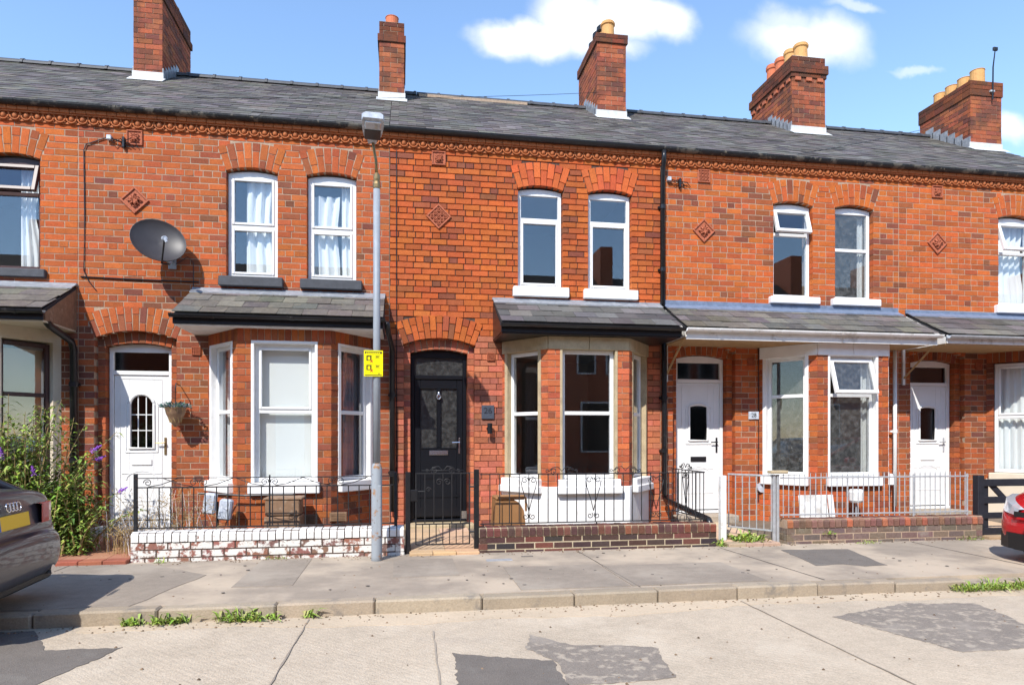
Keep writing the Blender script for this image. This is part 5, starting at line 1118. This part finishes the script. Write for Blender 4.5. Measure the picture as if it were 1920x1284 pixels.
def hatch(label, M, paint):
    t = thing('parked_car', M.translation, label, 'car')
    loft([(-2.0, body_ring(.66, .35, .95)), (-1.93, body_ring(.80, .28, 1.0)), (-1.6, body_ring(.87, .22, 1.0)), (-.8, body_ring(.885, .2, .98)), (.3, body_ring(.885, .2, .96)), (.9, body_ring(.88, .2, .95, crown=.05)), (1.4, body_ring(.87, .2, .90, crown=.06)), (1.72, body_ring(.84, .21, .80, crown=.06)), (1.90, body_ring(.76, .22, .69, crown=.05)), (1.985, body_ring(.64, .24, .60, crown=.03)), (2.03, body_ring(.50, .30, .52, crown=.01))], 'body', paint, t, M)
    def gr(w0, w1, z0, z1): return [(w0*.5, z0), (w0, z0+.005), (w0*.985+w1*.015, z0+.03), (w1*1.03, z1-.07), (w1*.93, z1-.01), (w1*.45, z1+.012)]
    loft([(-1.95, gr(.70, .62, .98, 1.2)), (-1.6, gr(.78, .60, .97, 1.42)), (-.8, gr(.80, .60, .96, 1.47)), (0, gr(.80, .60, .95, 1.45)), (.55, gr(.78, .61, .94, 1.25)), (1.1, gr(.72, .66, .93, .97))], 'window_glass', 'car_glass', t, M)
    b = MB(M); b.grid(lambda s, u: (-1.8+1.95*s, (-.585+1.17*u), 1.44+.045*math.sin(PI*s)**.7+.015*math.sin(PI*u)), 10, 8); b.grid(lambda s, u: (-1.8+1.95*s, (-.585+1.17*u), 1.43+.03*math.sin(PI*s)**.7), 10, 8); b.build('roof', paint, t, smooth=True)
    for s in (-1, 1):
        MB(M).tube([(-1.9, s*.64, 1.1), (-1.75, s*.60, 1.42), (.1, s*.60, 1.44), (.6, s*.645, 1.22), (1.15, s*.71, .97)], .03, 6).build('pillar', paint, t, smooth=True)
        for x in (-1.25, 1.27): wheel(t, M, x, s*.77, .31)
        b = MB(M); pts = [(2.02, .40), (1.99, .52), (1.935, .64), (1.84, .755), (1.68, .835)]; ring = []
        for i, (x, y) in enumerate(pts): ring += [(x+.012, s*y*1.01, .60+.012*i), (x-.02, s*y*1.0, .665+.035*i)]
        inner = [(x-.08, y*.93, z) for x, y, z in ring]; b.add(ring+inner, [(2*i, 2*i+2, 2*i+3, 2*i+1) for i in range(4)]+[(2*i, 2*i+10, 2*i+12, 2*i+2) for i in range(4)]+[(2*i+1, 2*i+3, 2*i+13, 2*i+11) for i in range(4)]); b.build('headlight', 'headlight', t)
    b = MB(M); pts = [(2.045, -.42), (2.055, 0), (2.045, .42)]
    b.add([(x+.004, y, z) for x, y in pts for z in (.585, .645)], [(0, 2, 3, 1), (2, 4, 5, 3)]); b.build('grille', 'car_black', t)
    b = MB(M); pts = [(1.93, -.70), (2.01, -.52), (2.045, 0), (2.01, .52), (1.93, .70)]; b.add([(x+.012, y, z) for x, y in pts for z in (.22, .40)], [(2*i, 2*i+2, 2*i+3, 2*i+1) for i in range(4)]); b.add([(x-.06, y*.98, z) for x, y in pts for z in (.20, .42)], [(2*i, 2*i+2, 2*i+3, 2*i+1) for i in range(4)]); b.build('lower_grille', 'car_black', t)
    Mp = M @ Matrix.Translation((2.062, 0, .46)) @ Matrix.Rotation(PI/2, 4, 'Z'); plate(t, Mp, 'plate_white', False)
    for s in (-1, 1): MB(M).bbox(.5, .68, s*.95-.08, s*.95+.08, .98, 1.10, .03).build('mirror', paint, t)
    return t
Mr = Matrix.Translation((8.28, -3.72, -.07)) @ Matrix.Rotation(PI-.03, 4, 'Z')
hatch('bright red hatchback at the right edge, its nose in view', Mr, 'car_red')
# ------------------------------------------------------------------ houses across the street (seen in the window panes)
def across(x0, x1, label):
    y0 = -13.2; t = thing('opposite_house', ((x0+x1)/2, y0, 0), label, 'house', 'houses across the street')
    b = MB(); b.box(x0, x1, y0-6.6, y0, 0, 5.6); b.build('wall', 'terracotta', t)
    b = MB(); b.xprism([(y0+.3, 5.55), (y0-3.3, 7.9), (y0-6.9, 5.55), (y0-6.9, 5.45), (y0+.3, 5.45)], x0, x1); b.build('roof', 'roof_felt', t)
    for i, (xx, z0, z1, w) in enumerate(((x0+2.2, 3.5, 5.0, .33), (x0+3.2, 3.5, 5.0, .33), (x0+2.7, .9, 2.6, .7))):
        f = MB(); f.bbox(xx-w, xx+w, y0, y0+.05, z0, z1, .01); W = f.build('window', 'upvc', t); MB().box(xx-w+.06, xx+w-.06, y0+.05, y0+.055, z0+.06, z1-.06).build('pane', 'car_black', W)
    MB().bbox(x0+.4, x0+1.25, y0, y0+.05, .05, 2.4, .01).build('door', 'upvc', t); MB().bbox(x0-.25, x0+.25, y0-4.2, y0-2.3, 7, 8.9, .02).build('chimney', 'terracotta', t)
for i in range(-6, 9): across(i*4.07-.7, i*4.07+3.37, 'plain brick house across the street, seen only mirrored in the windows')
